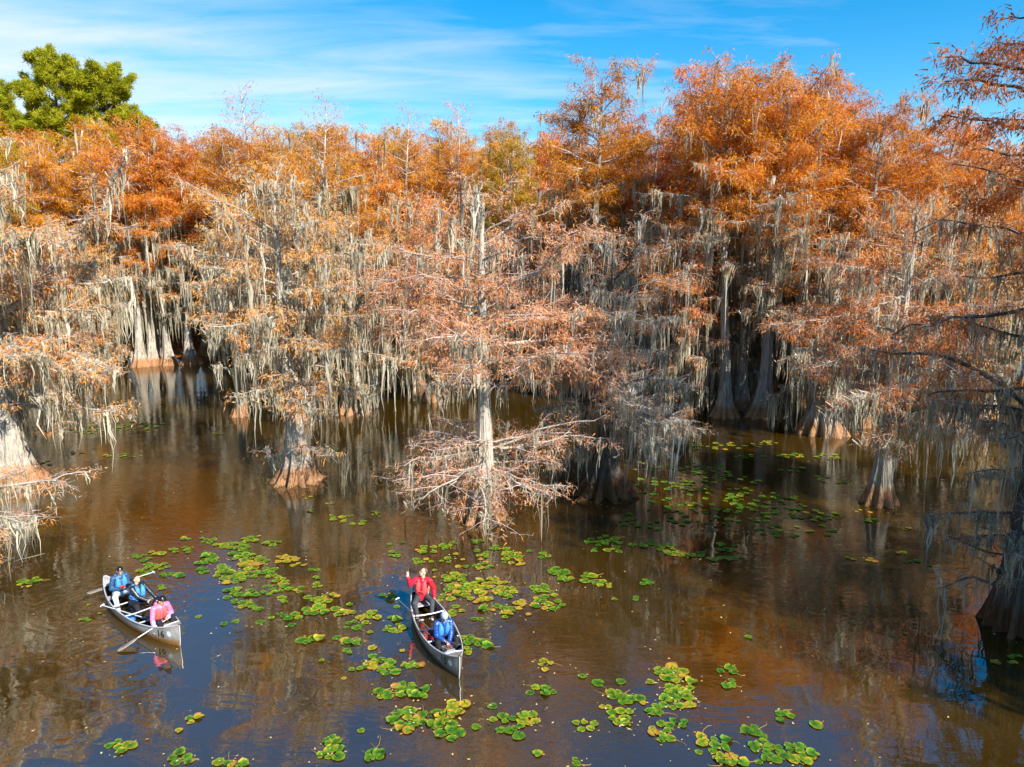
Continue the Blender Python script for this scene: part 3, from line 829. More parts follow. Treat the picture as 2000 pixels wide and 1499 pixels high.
# ------------------------------------------------------------------ pines above the skyline at the left
def make_pine(seed, H, crown, label, cb=0.55):
    rng = np.random.default_rng(seed)
    root = empty('pine_tree', (0, 0, 0))
    V, Q, ax, rad = trunk_shape(H, 0.42, 0.6, 0.6, (0.4, 0.2), rng, S=10, K=12, flutes=5, top=0.3, fl=0.05)
    link('trunk', quads_mesh('trunk', V, Q, smooth=True), root, M['pine_bark'])
    n = 44
    h = H * (cb + (0.99 - cb) * ((np.arange(n) + rng.uniform(0, 1, n)) / n))
    u = (h / H - cb) / (1 - cb)
    az = np.arange(n) * 2.39996 + rng.normal(0, 0.4, n)
    el = np.radians(5 + 50 * u + rng.normal(0, 8, n))
    st = np.stack([np.interp(h, ax[:, 2], ax[:, 0]), np.interp(h, ax[:, 2], ax[:, 1]), h], -1)
    d = np.stack([np.cos(az) * np.cos(el), np.sin(az) * np.cos(el), np.sin(el)], -1)
    L = crown * np.sqrt(np.clip(1.03 - (u - 0.25).clip(0) ** 1.6 * 1.25, 0.1, 1)) * rng.uniform(0.65, 1.08, n)
    P1 = curve_points(st, d, L, 8, rng, 0.12, -0.03)
    P2, L2, i2 = spawn(P1, 1.9, rng, t0=0.25, frac=(0.2, 0.42), lmin=0.6, lmax=2.4, K=4, wig=0.14, droop=-0.06, flat=0.6, upb=0.25)
    P3, L3, i3 = spawn(P2, 2.2, rng, t0=0.35, frac=(0.3, 0.6), lmin=0.35, lmax=1.0, K=3, wig=0.1, droop=-0.06, flat=0.8, upb=0.3)
    parts = [(*tubes(P1, np.clip(L * 0.016, 0.03, 0.1)[:, None] * np.linspace(1, 0.3, 8)[None], 5),), (*tubes(P2, (L2 * 0.014)[:, None] * np.linspace(1, 0.4, 4)[None], 4),)]
    V, Q, _ = merge(parts)
    o = link('limbs', quads_mesh('limbs', V, Q, smooth=True), root, M['pine_bark']); o['kind'] = 'stuff'
    tips = np.concatenate([P3[:, -1], P2[:, -1], P1[:, -1]])
    dirs = nrm(np.concatenate([P3[:, -1] - P3[:, -2], P2[:, -1] - P2[:, -2], P1[:, -1] - P1[:, -2]]))
    per = 100
    idx = np.repeat(np.arange(len(tips)), per); m = len(idx)
    dd = nrm(dirs[idx] * 0.55 + rng.normal(0, 0.62, (m, 3)) + UP[None] * 0.25)
    base = tips[idx] + rng.normal(0, 0.16, (m, 3))
    Ln = 0.42 * rng.uniform(0.7, 1.2, m)
    sd = nrm(np.cross(dd, rng.normal(size=(m, 3)))) * 0.038
    V = np.stack([base, base + dd * (Ln * 0.5)[:, None] + sd, base + dd * Ln[:, None], base + dd * (Ln * 0.5)[:, None] - sd], 1).reshape(-1, 3)
    T = np.clip(0.5 + 0.2 * rng.normal(size=len(tips))[idx] + 0.15 * rng.normal(size=m), 0, 1)
    o = link('needles', quads_mesh('needles', V, np.arange(m * 4).reshape(-1, 4), tint=np.repeat(T, 4)), root, M['pine']); o['kind'] = 'stuff'
    for c in root.children: c.color = (1, 1, 1, 1)
    tag(root, label, 'tree')
    return root

def top_height(y, py):
    return CAM_Z + y * math.tan(math.atan((749.5 - py) / FPX) - PITCH)
for px, y, py, crown, lab, sd_ in ((146, 84, 113, 5.3, 'big round green pine crown above the orange wood at the left', 61), (238, 83, 132, 4.2, 'lighter green open pine crown leaning right beside the big round pine', 62),
                                (14, 92, 178, 4.6, 'small green pine top at the left edge of the skyline', 63), (52, 96, 172, 3.4, 'small thin pine top left of the big round pine', 64),
                                (300, 88, 226, 3.6, 'low green pine top just right of the big pines', 65)):
    H_ = top_height(y, py) - 1.6
    t = make_pine(sd_, H_, crown, lab, cb=0.50 if crown > 4.8 else 0.6)
    t.location = ((px - 1000) / FPX * (y * 0.985 + 1.65), y, 0.4)
# ------------------------------------------------------------------ two aluminium canoes
def hull_mat(name, pale, dark, rust, rust_top):
    m, nt, out = new_mat(name)
    tcn = node(nt, 'ShaderNodeTexCoord')
    O = tcn.outputs['Object']
    nz = node(nt, 'ShaderNodeTexNoise', {'Vector': O, 'Scale': 3.2, 'Detail': 6.0, 'Roughness': 0.7})
    mp = node(nt, 'ShaderNodeMapping', {'Vector': O, 'Scale': (9.0, 9.0, 1.4)})
    n2 = node(nt, 'ShaderNodeTexNoise', {'Vector': mp.outputs[0], 'Scale': 1.6, 'Detail': 5.0, 'Roughness': 0.65})
    col = ramp_node(nt, nz.outputs['Fac'], [(0.34, dark), (0.60, pale)])
    sepz = node(nt, 'ShaderNodeSeparateXYZ', {0: O})
    zz = node(nt, 'ShaderNodeMath', {0: n2.outputs['Fac'], 1: -0.26, 2: sepz.outputs['Z']}, operation='MULTIPLY_ADD')
    zy = node(nt, 'ShaderNodeMath', {0: zz.outputs[0], 1: 0.13}, operation='ADD')
    band = node(nt, 'ShaderNodeMapRange', {'Value': zy.outputs[0], 'From Min': rust_top, 'From Max': rust_top - 0.10, 'To Min': 0.0, 'To Max': 0.92})
    rc = ramp_node(nt, n2.outputs['Fac'], [(0.3, tuple(c * 0.45 for c in rust)), (0.62, rust)])
    col = mixrgb(nt, col, rc, band.outputs[0])
    b = node(nt, 'ShaderNodeBump', {'Height': nz.outputs['Fac'], 'Strength': 0.25, 'Distance': 0.02})
    rg = node(nt, 'ShaderNodeMapRange', {'Value': nz.outputs['Fac'], 'To Min': 0.35, 'To Max': 0.65})
    p = node(nt, 'ShaderNodeBsdfPrincipled', {'Base Color': col, 'Metallic': 0.35, 'Roughness': rg.outputs[0], 'Normal': b.outputs[0]})
    nt.links.new(p.outputs[0], out.inputs[0])
    return m

M['hull_pale'] = hull_mat('weathered_aluminium', (0.50, 0.485, 0.44), (0.33, 0.31, 0.26), (0.50, 0.22, 0.03), 0.20)
M['hull_brown'] = hull_mat('stained_aluminium', (0.34, 0.31, 0.26), (0.19, 0.165, 0.13), (0.13, 0.08, 0.035), 0.16)
M['alu'] = simple_mat('bright_aluminium_trim', (0.66, 0.66, 0.66), 0.42, 0.5, noise=0.12, nscale=7)
M['decal_black'] = simple_mat('black_paint', (0.012, 0.012, 0.012), 0.5)
M['decal_white'] = simple_mat('worn_white_sticker', (0.70, 0.70, 0.68), 0.6, noise=0.1, nscale=30)

def hull_dims(s):
    a = np.abs(s)
    b = 0.445 * np.clip(1 - a ** 2.1, 0, 1) ** 0.86 + 0.012
    zs = 0.30 + 0.27 * a ** 3.2
    zk = -0.12 + 0.09 * a ** 6
    return b, zs, zk

def hull_point(L, s, v, side, off=0.0):
    """s: -1 stern .. 1 bow; v: 0 keel .. 1 gunwale; side -1 starboard, +1 port."""
    b, zs, zk = hull_dims(s)
    ph = v * np.pi / 2
    y = np.maximum(b + off, 0.002) * np.sin(ph) ** 0.62
    z = zk - off + (zs - zk + off) * (1 - np.cos(ph)) ** 1.25
    x = s * L / 2 * (1 - 0.045 * (1 - v) ** 2 * np.abs(s) ** 6)
    return np.stack([x, side * y, z], -1)

def v_of_z(s, z):
    b, zs, zk = hull_dims(s)
    return np.arccos(1 - np.clip((z - zk) / (zs - zk), 0, 1) ** 0.8) * 2 / np.pi

def polyline_tube(name, pts, r, parent, mat, S=6):
    P = np.array(pts, float)[None]
    v, q = tubes(P, np.full(P.shape[:2], r), S)
    return link(name, quads_mesh(name, v, q, smooth=True), parent, mat)

def box_mesh(name, c, size, parent, mat, bevel=0.01, rot=None):
    bm = bmesh.new()
    bmesh.ops.create_cube(bm, size=1.0)
    bmesh.ops.scale(bm, vec=size, verts=bm.verts)
    if bevel: bmesh.ops.bevel(bm, geom=list(bm.edges), offset=bevel, segments=2, affect='EDGES')
    if rot is not None: bmesh.ops.rotate(bm, cent=(0, 0, 0), matrix=rot, verts=bm.verts)
    bmesh.ops.translate(bm, vec=c, verts=bm.verts)
    me = bpy.data.meshes.new(name); bm.to_mesh(me); bm.free()
    return link(name, me, parent, mat)

def text_mesh(body, size):
    cu = bpy.data.curves.new('number', 'FONT')
    cu.body = body; cu.size = size; cu.align_x = 'CENTER'; cu.align_y = 'CENTER'
    cu.resolution_u = 4; cu.offset = 0.006
    ob = bpy.data.objects.new('number', cu)
    COL.objects.link(ob)
    me = bpy.data.meshes.new_from_object(ob.evaluated_get(bpy.context.evaluated_depsgraph_get()))
    bpy.data.objects.remove(ob); bpy.data.curves.remove(cu)
    return me

def onto_hull(me, L, s0, z0, side):
    for vtx in me.vertices:
        s = s0 + side * -1 * vtx.co.x / (L / 2)
        z = z0 + vtx.co.y
        p = hull_point(L, np.array(s), v_of_z(np.array(s), z), side, 0.006)
        vtx.co = Vector(p)
    me.update()

def make_canoe(L, hull, number, label):
    root = empty('canoe', (0, 0, 0))
    S = np.concatenate([np.linspace(-1, -0.7, 12), np.linspace(-0.62, 0.62, 18), np.linspace(0.7, 1, 12)])
    Vv = np.linspace(0, 1, 12)
    Vs, Qs, off = [], [], 0
    for offs in (0.0, -0.014):
        prof = []
        for v in Vv[::-1]: prof.append(hull_point(L, S, np.full_like(S, v), -1, offs))
        for v in Vv[1:]: prof.append(hull_point(L, S, np.full_like(S, v), 1, offs))
        G = np.stack(prof, 1)
        n, k = G.shape[:2]
        i, j = np.meshgrid(np.arange(n - 1), np.arange(k - 1), indexing='ij')
        q = np.stack([i * k + j, (i + 1) * k + j, (i + 1) * k + j + 1, i * k + j + 1], -1).reshape(-1, 4)
        if offs == 0.0: q = q[:, ::-1]
        Vs.append(G.reshape(-1, 3)); Qs.append(q + off); off += n * k
    link('hull', quads_mesh('hull', np.concatenate(Vs), np.concatenate(Qs), smooth=True), root, hull)
    Sg = np.linspace(-0.995, 0.995, 40)
    for side in (-1, 1):
        g = hull_point(L, Sg, np.ones_like(Sg), side); g[:, 2] += 0.008
        polyline_tube('gunwale', g, 0.018, root, M['alu'])
    for e in (-1, 1):
        vs = np.linspace(0, 1, 14)
        st = hull_point(L, np.full(14, 1.0 * e), vs, 1); st[:, 1] = 0; st[:, 0] += e * 0.006
        polyline_tube('stem_band', st, 0.016, root, M['alu'])
        Sd = np.linspace(0.80, 0.985, 8) * e
        pts = []
        for s in Sd:
            a = hull_point(L, np.array(s), np.array(1.0), -1); b = hull_point(L, np.array(s), np.array(1.0), 1)
            for u in np.linspace(0, 1, 5):
                p = a * (1 - u) + b * u; p[2] += 0.004 + 0.02 * np.sin(u * np.pi); pts.append(p)
        i, j = np.meshgrid(np.arange(7), np.arange(4), indexing='ij')
        q = np.stack([i * 5 + j, (i + 1) * 5 + j, (i + 1) * 5 + j + 1, i * 5 + j + 1], -1).reshape(-1, 4)
        link('deck_plate', quads_mesh('deck_plate', np.array(pts), q, smooth=True), root, hull)
        cp = [hull_point(L, np.array(0.80 * e), np.array(1.0), -1), hull_point(L, np.array(0.80 * e), np.array(1.0), 1)]
        polyline_tube('deck_rim', [cp[0] + [0, 0.01, 0.02], (cp[0] + cp[1]) / 2 + [0, 0, 0.035], cp[1] + [0, -0.01, 0.02]], 0.014, root, M['alu'])
    for s in (-0.30, 0.06, 0.36):
        b, zs, zk = hull_dims(np.array(s))
        polyline_tube('thwart', [(s * L / 2, -b + 0.01, zs - 0.01), (s * L / 2, -b * .4, zs - 0.035), (s * L / 2, b * .4, zs - 0.035), (s * L / 2, b - 0.01, zs - 0.01)], 0.020, root, M['alu'])
    for s in (-0.66, 0.60):
        b, zs, zk = hull_dims(np.array(s))
        box_mesh('seat', (s * L / 2, 0, 0.195), (0.26, 2 * float(b) * 0.93, 0.03), root, M['alu'], 0.008)
    for s in (-0.48, -0.16, 0.2, 0.48):
        vs = np.linspace(0.0, 0.97, 8)
        a = hull_point(L, np.full(8, s), vs[::-1], -1, -0.022); c = hull_point(L, np.full(7, s), vs[1:], 1, -0.022)
        polyline_tube('rib', np.concatenate([a, c]), 0.011, root, M['alu'], 4)
    me = text_mesh(number, 0.25)
    onto_hull(me, L, 0.755, 0.245, -1)
    link('number', me, root, M['decal_black'])
    bm = bmesh.new()
    shape = [(0, -0.085), (0.05, -0.055), (0.075, 0.0), (0.052, 0.03), (0.06, 0.06), (0.02, 0.06), (0.0, 0.09), (-0.022, 0.06), (-0.06, 0.062), (-0.05, 0.025), (-0.07, -0.005), (-0.045, -0.05)]
    bm.faces.new([bm.verts.new((x, y, 0)) for x, y in shape])
    me = bpy.data.meshes.new('emblem'); bm.to_mesh(me); bm.free()
    onto_hull(me, L, 0.875, 0.30, -1)
    link('emblem', me, root, M['decal_white'])
    tag(root, label, 'canoe', 'aluminium canoes among the lily pads')
    return root

CAN = []
for (st, bw), hull, num, lab in ((CANOES[0], M['hull_pale'], '16', 'pale rust stained aluminium canoe numbered 16 carrying three paddlers'),
                                 (CANOES[1], M['hull_brown'], '15', 'brown stained aluminium canoe numbered 15 carrying two paddlers among the lily pads')):
    d = bw - st
    L = d.length / 0.985
    c = make_canoe(L, hull, num, lab)
    c.location = (st + bw) / 2
    c.rotation_euler = (0, 0, math.atan2(d.y, d.x))
    CAN.append((c.location.copy(), math.atan2(d.y, d.x), L))

def in_canoe(p, margin=0.0):
    for loc, rz, L in CAN:
        q = Matrix.Rotation(-rz, 3, 'Z') @ (p - loc)
        if abs(q.x) < L / 2 + margin:
            b = 0.455 * (1 - min(1, abs(2 * q.x / L)) ** 2.1) ** 0.86
            if abs(q.y) < b + 0.03 + margin: return True
    return False
def canoe_world(i, p):
    loc, rz, L = CAN[i]
    return Matrix.Rotation(rz, 3, 'Z') @ Vector(p) + loc
# ------------------------------------------------------------------ the paddlers
def capsule(a, b, ra, rb, S=10):
    a, b = Vector(a), Vector(b)
    ax = b - a
    ln = ax.length
    d = ax.normalized() if ln > 1e-6 else Vector((0, 0, 1))
    q = d.to_track_quat('Z', 'Y').to_matrix()
    prof = [(0, -ra)] + [(ra * math.sin(t), -ra * math.cos(t)) for t in (0.5, 1.05, 1.57)] + [(rb * math.sin(t), ln + rb * math.cos(t)) for t in (1.57, 1.05, 0.5)] + [(0, ln + rb)]
    V, F = [], []
    V.append(a + q @ Vector((0, 0, prof[0][1])))
    for r, h in prof[1:-1]:
        for k in range(S):
            t = 2 * math.pi * k / S
            V.append(a + q @ Vector((r * math.cos(t), r * math.sin(t), h)))
    V.append(a + q @ Vector((0, 0, prof[-1][1])))
    nr = len(prof) - 2
    for k in range(S): F.append((0, 1 + (k + 1) % S, 1 + k))
    for i in range(nr - 1):
        for k in range(S):
            x, y = 1 + i * S + k, 1 + i * S + (k + 1) % S
            F.append((x, y, y + S, x + S))
    e = 1 + (nr - 1) * S
    for k in range(S): F.append((e + k, e + (k + 1) % S, len(V) - 1))
    return V, F

def ellipsoid(c, r, rot=None, S=14, n=9):
    V, F = [], []
    c = Vector(c)
    rot = rot or Matrix.Identity(3)
    V.append(c + rot @ Vector((0, 0, -r[2])))
    for i in range(1, n):
        p = -math.pi / 2 + math.pi * i / n
        for k in range(S):
            t = 2 * math.pi * k / S
            V.append(c + rot @ Vector((r[0] * math.cos(p) * math.cos(t), r[1] * math.cos(p) * math.sin(t), r[2] * math.sin(p))))
    V.append(c + rot @ Vector((0, 0, r[2])))
    for k in range(S): F.append((0, 1 + (k + 1) % S, 1 + k))
    for i in range(n - 2):
        for k in range(S):
            x, y = 1 + i * S + k, 1 + i * S + (k + 1) % S
            F.append((x, y, y + S, x + S))
    e = 1 + (n - 2) * S
    for k in range(S): F.append((e + k, e + (k + 1) % S, len(V) - 1))
    return V, F

def fuse(name, shapes, voxel, parent, mat, smooth=2):
    """One continuous skin round overlapping closed shapes."""
    V, F = [], []
    for v, f in shapes:
        o = len(V); V += [tuple(x) for x in v]; F += [tuple(i + o for i in t) for t in f]
    me = bpy.data.meshes.new(name)
    me.from_pydata(V, [], F)
    tmp = bpy.data.objects.new(name, me)
    COL.objects.link(tmp)
    md = tmp.modifiers.new('skin', 'REMESH'); md.mode = 'VOXEL'; md.voxel_size = voxel; md.use_smooth_shade = True
    if smooth:
        sm = tmp.modifiers.new('soft', 'SMOOTH'); sm.iterations = smooth; sm.factor = 0.5
    dc = tmp.modifiers.new('light', 'DECIMATE'); dc.ratio = 0.17 if voxel < 0.007 else 0.3
    out = bpy.data.meshes.new_from_object(tmp.evaluated_get(bpy.context.evaluated_depsgraph_get()))
    out.name = name
    bpy.data.objects.remove(tmp); bpy.data.meshes.remove(me)
    return link(name, out, parent, mat)

def bend(a, b, l1, l2, hint):
    """Middle joint of a two-bone limb; the far end is pulled in if it is out of reach."""
    a, b, hint = Vector(a), Vector(b), Vector(hint)
    d = b - a
    if d.length > (l1 + l2) * 0.985:
        b = a + d.normalized() * (l1 + l2) * 0.985; d = b - a
    x = (l1 * l1 - l2 * l2 + d.length_squared) / (2 * d.length)
    h = math.sqrt(max(l1 * l1 - x * x, 0))
    u = d.normalized()
    w = hint - u * hint.dot(u)
    return a + u * x + w.normalized() * h, b

def hand_shapes(wrist, point, palm, curl, side):
    """Palm, four unequal fingers and a thumb. point: finger direction, palm: the way the palm faces."""
    p = Vector(point).normalized()
    n = Vector(palm); n = (n - p * n.dot(p)).normalized()
    w = p.cross(n) * side                                   # towards the thumb
    out = [capsule(wrist, wrist + p * 0.035, 0.026, 0.029)]
    for k in (-1.0, -0.33, 0.33, 1.0):
        out.append(capsule(wrist + p * 0.02 + w * k * 0.018, wrist + p * 0.085 + w * k * 0.028, 0.014, 0.0125, 8))
    for k, ln in ((1.0, 0.072), (0.33, 0.080), (-0.33, 0.074), (-1.0, 0.058)):
        b = wrist + p * 0.088 + w * k * 0.029
        c1, c2 = curl * 0.9, curl * 1.7
        m = b + (p * math.cos(c1) + n * math.sin(c1)) * ln * 0.52 + w * k * 0.004
        t = m + (p * math.cos(c2) + n * math.sin(c2)) * ln * 0.48
        out += [capsule(b, m, 0.0098, 0.0092, 8), capsule(m, t, 0.0092, 0.0080, 8)]
    b = wrist + p * 0.025 + w * 0.026
    m = b + (p * 0.62 + w * 0.72 + n * 0.3 * (0.4 + curl)).normalized() * 0.042
    t = m + (p * 0.85 + w * 0.25 + n * (0.15 + 0.6 * curl)).normalized() * 0.034
    out += [capsule(b, m, 0.0125, 0.0105, 8), capsule(m, t, 0.0105, 0.009, 8)]
    return out

M['skin'] = simple_mat('skin', (0.60, 0.36, 0.25), 0.5, noise=0.06, nscale=40)
M['lip'] = simple_mat('lips', (0.42, 0.15, 0.12), 0.5)
M['eye'] = simple_mat('eyes', (0.02, 0.014, 0.012), 0.25)
def cloth(name, c, rough=0.5, spec=0.5): return simple_mat(name, c, rough, 0.0, noise=0.28, nscale=16, spec=spec, bump=0.6)
M['navy'] = cloth('navy_jacket', (0.020, 0.070, 0.15), 0.45)
M['blackjacket'] = cloth('black_jacket', (0.012, 0.018, 0.026), 0.35)
M['pink'] = cloth('pink_jacket', (0.80, 0.16, 0.30), 0.4)
M['lilac'] = cloth('lilac_cuffs', (0.36, 0.28, 0.72), 0.45)
M['red'] = cloth('red_puffer', (0.62, 0.012, 0.035), 0.33)
M['bluejacket'] = cloth('blue_puffer', (0.012, 0.060, 0.26), 0.3)
M['vest_blue'] = cloth('blue_life_vest', (0.05, 0.24, 0.58), 0.6)
M['vest_coral'] = cloth('coral_life_vest', (0.72, 0.10, 0.07), 0.6)
M['vest_red'] = cloth('red_life_vest', (0.74, 0.075, 0.075), 0.6)
M['webbing'] = cloth('black_webbing', (0.02, 0.02, 0.03), 0.7)
M['salmon_edge'] = cloth('salmon_piping', (0.80, 0.36, 0.30), 0.6)
M['black_cloth'] = cloth('black_trousers', (0.018, 0.018, 0.021), 0.8, 0.2)
M['grey_cloth'] = cloth('charcoal_trousers', (0.055, 0.060, 0.070), 0.8, 0.2)
M['white_cloth'] = cloth('pale_trousers', (0.62, 0.68, 0.76), 0.8, 0.2)
M['shoe_white'] = cloth('white_shoe', (0.66, 0.67, 0.70), 0.6)
M['shoe_dark'] = cloth('dark_shoe', (0.03, 0.035, 0.05), 0.6)
M['hair_black'] = simple_mat('black_hair', (0.010, 0.008, 0.008), 0.28, noise=0.5, nscale=60)
M['hair_brown'] = simple_mat('brown_hair', (0.055, 0.026, 0.014), 0.4, noise=0.5, nscale=60)
M['hair_short'] = simple_mat('cropped_hair', (0.16, 0.075, 0.04), 0.6, noise=0.4, nscale=80)
M['wool_grey'] = simple_mat('grey_wool', (0.33, 0.38, 0.44), 0.95, noise=0.25, nscale=60, bump=0.5)

def make_person(ci, s_pos, sp, label):
    """A seated paddler in the canoe's own directions: x to the bow, y to port, z up from the water."""
    loc, rz, L = CAN[ci]
    base = canoe_world(ci, (s_pos, sp.get('y', 0.0), 0.0))
    k = sp.get('size', 1.0)
    pel = Vector((0, 0, sp.get('seat', 0.21) + 0.10))
    lean = Vector(sp.get('lean', (0.06, 0, 0)))
    chest = pel + Vector((lean.x * 0.55, lean.y * 0.55, 0.30 * k))
    neck = pel + Vector((lean.x, lean.y, 0.50 * k))
    yaw = sp.get('turn', 0.0)
    rt = Matrix.Rotation(yaw, 3, 'Z')
    sh = {sd: neck + rt @ Vector((-0.01, 0.175 * sd * k, -0.055)) for sd in (1, -1)}
    hp = {sd: pel + Vector((0.02, 0.095 * sd, -0.02)) for sd in (1, -1)}
    hy, hpitch, hroll = sp.get('head', (0, 0, 0))
    HR = Matrix.Rotation(hy, 3, 'Z') @ Matrix.Rotation(hpitch, 3, 'Y') @ Matrix.Rotation(hroll, 3, 'X')   # pitch > 0 looks down
    hc = neck + Vector((0.012, 0, 0.055)) + HR @ Vector((0.015, 0, 0.10 * k))
    arms, legs = {}, {}
    for sd, key in ((1, 'L'), (-1, 'R')):
        wr = Vector(sp['hand' + key])
        el, wr = bend(sh[sd], wr, 0.285 * k, 0.25 * k, sp.get('elbow' + key, (-0.2, 0.5 * sd, -0.8)))
        arms[sd] = (el, wr)
        an = Vector(sp['foot' + key])
        kn, an = bend(hp[sd], an, 0.42 * k, 0.41 * k, (0.2, 0.25 * sd, 1.0))
        legs[sd] = (kn, an)
    H = lambda x, y, z: hc + HR @ Vector((x * k, y * k, z * k))
    # the body: one skin from head to feet
    sh_ = [ellipsoid(H(0.0, 0, 0.03), (0.092, 0.074, 0.092), HR), ellipsoid(H(0.028, 0, -0.035), (0.062, 0.060, 0.075), HR), ellipsoid(H(0.035, 0, -0.075), (0.045, 0.042, 0.035), HR),
           capsule(H(0.088, 0, 0.018), H(0.106, 0, -0.014), 0.009, 0.014, 8), capsule(H(0.078, -0.03, 0.034), H(0.078, 0.03, 0.034), 0.012, 0.012, 8),
           capsule(H(0.083, -0.018, -0.052), H(0.083, 0.018, -0.052), 0.009, 0.009, 8),
           ellipsoid(H(-0.005, 0.076, -0.002), (0.020, 0.012, 0.032), HR), ellipsoid(H(-0.005, -0.076, -0.002), (0.020, 0.012, 0.032), HR),
           capsule(neck - Vector((0, 0, 0.05)), H(-0.012, 0, -0.03), 0.056, 0.052),
           capsule(chest, neck - Vector((0, 0, 0.07)), 0.115, 0.075), capsule(pel, chest, 0.120, 0.118),
           capsule(sh[1], sh[-1], 0.055, 0.055), capsule(hp[1], hp[-1], 0.088, 0.088)]
    for sd, key in ((1, 'L'), (-1, 'R')):
        el, wr = arms[sd]
        sh_ += [capsule(sh[sd], el, 0.050, 0.038), capsule(el, wr, 0.038, 0.026)]
        fd = (wr - el).normalized()
        sh_ += hand_shapes(wr, sp.get('point' + key, tuple(fd)), sp.get('palm' + key, (0, -sd, -0.4)), sp.get('curl' + key, 0.8), sd)
        kn, an = legs[sd]
        sh_ += [capsule(hp[sd], kn, 0.078, 0.055), capsule(kn, an, 0.053, 0.036), capsule(an, an + Vector((0.14, 0.02 * sd, -0.035)), 0.036, 0.028)]
    body = fuse('person', sh_, 0.0062, None, M['skin'], 1)
    body.location = base
    body.rotation_euler = (0, 0, rz)
    tag(body, label, 'person')
    for sd in (1, -1):
        v, f = ellipsoid(H(0.083, 0.031 * sd, 0.012), (0.010, 0.016, 0.008), HR, 8, 6)
        me = bpy.data.meshes.new('eye'); me.from_pydata([tuple(x) for x in v], [], f); link('eye', me, body, M['eye'])
        v, f = ellipsoid(H(0.086, 0.032 * sd, 0.040), (0.008, 0.020, 0.0045), HR, 8, 6)
        me = bpy.data.meshes.new('eyebrow'); me.from_pydata([tuple(x) for x in v], [], f); link('eyebrow', me, body, sp.get('hairmat', M['hair_black']))
    v, f = ellipsoid(H(0.0885, 0, -0.052), (0.008, 0.021, 0.0065), HR, 10, 6)
    me = bpy.data.meshes.new('mouth'); me.from_pydata([tuple(x) for x in v], [], f); link('mouth', me, body, M['lip'])
    # jacket: quilted sleeves and trunk
    puff = sp.get('puff', 0.0)
    js = [capsule(pel + Vector((0, 0, -0.02)), chest, 0.150, 0.150), capsule(chest, neck - Vector((0, 0, 0.085)), 0.150, 0.095), capsule(sh[1], sh[-1], 0.072, 0.072),
          capsule(neck - Vector((0, 0, 0.07)), neck - Vector((0.005, 0, 0.0)), 0.080, 0.066)]
    cuff = []
    for sd in (1, -1):
        el, wr = arms[sd]
        pts = [sh[sd].lerp(el, t) for t in np.linspace(0, 1, 6)] + [el.lerp(wr, t) for t in np.linspace(0.2, 0.98, 5)]
        rad = np.linspace(0.072, 0.046, len(pts))
        for i in range(len(pts) - 1):
            if puff:
                mid = pts[i].lerp(pts[i + 1], 0.5)
                js += [capsule(pts[i], pts[i + 1], rad[i] * 0.90, rad[i + 1] * 0.90), ellipsoid(mid, (rad[i] * (1.02 + puff),) * 3, None, 12, 8)]
            else:
                js.append(capsule(pts[i], pts[i + 1], rad[i], rad[i + 1]))
        if sp.get('cuffs'):
            cuff.append(fuse('cuff', [capsule(el.lerp(wr, 0.15), el.lerp(wr, 0.97), 0.064, 0.052)], 0.009, body, sp['cuffs'], 1))
    fuse('jacket', js, 0.0085, body, sp['jacket'], 1 if puff else 2)
    if sp.get('hood'):
        fuse('hood', [ellipsoid(neck + Vector((-0.085, 0, 0.005)), (0.075, 0.13, 0.065))], 0.012, body, sp['jacket'], 2)
    # life vest: two chest panels, a back panel and a belt
    up = (neck - pel).normalized()
    fwd = rt @ Vector((1, 0, 0)); fwd = (fwd - up * fwd.dot(up)).normalized()
    lat = up.cross(fwd)
    VR = Matrix((fwd, lat, up)).transposed()
    cc = pel + (neck - pel) * 0.56
    vs = []
    for sd in (1, -1):
        vs += [ellipsoid(cc + fwd * 0.105 + lat * sd * 0.083 - up * 0.02, (0.078, 0.082, 0.20), VR), capsule(cc + fwd * 0.10 + lat * sd * 0.085 + up * 0.13, neck - up * 0.015 + lat * sd * 0.095 - fwd * 0.03, 0.040, 0.040),
               capsule(cc + lat * sd * 0.135 - up * 0.12 + fwd * 0.05, cc + lat * sd * 0.135 - up * 0.12 - fwd * 0.06, 0.055, 0.055)]
    vs += [ellipsoid(cc - fwd * 0.105 + up * 0.02, (0.062, 0.15, 0.21), VR)]
    fuse('life_vest', vs, 0.0085, body, sp['vest'], 2)
    th = np.linspace(0, 2 * np.pi, 22)
    ring = [cc - up * 0.085 + fwd * (0.186 * math.cos(t)) + lat * (0.196 * math.sin(t)) for t in th]
    polyline_tube('belt', [tuple(r) for r in ring], 0.011, body, sp.get('beltmat', M['webbing']))
    if sp.get('piping'):
        pts = [neck - up * 0.02 - lat * 0.11 * 1 + fwd * 0.03, neck - up * 0.05 + lat * 0.13 + fwd * 0.0, cc + lat * 0.185 + up * 0.08 - fwd * 0.02, cc + lat * 0.19 - up * 0.1 - fwd * 0.02, pel + lat * 0.18 + up * 0.02]
        polyline_tube('piping', [tuple(p) for p in pts[1:]], 0.016, body, M['salmon_edge'])
    # trousers and shoes
    for_legs = [capsule(hp[1], hp[-1], 0.118, 0.118), capsule(pel, pel + Vector((0, 0, 0.05)), 0.125, 0.12)]
    for sd in (1, -1):
        kn, an = legs[sd]
        for_legs += [capsule(hp[sd], kn, 0.098, 0.075), capsule(kn, kn.lerp(an, 0.92), 0.073, 0.056)]
    fuse('trousers', for_legs, 0.0095, body, sp['trousers'], 2)
    if sp.get('shoe') is not None:
        for sd in (1, -1):
            an = legs[sd][1]
            fuse('shoe', [capsule(an + Vector((-0.03, 0, -0.02)), an + Vector((0.15, 0.02 * sd, -0.045)), 0.050, 0.042)], 0.010, body, sp['shoe'], 1)
    # hair or hat
    hm = sp.get('hairmat', M['hair_black'])
    style = sp.get('hair', 'short')
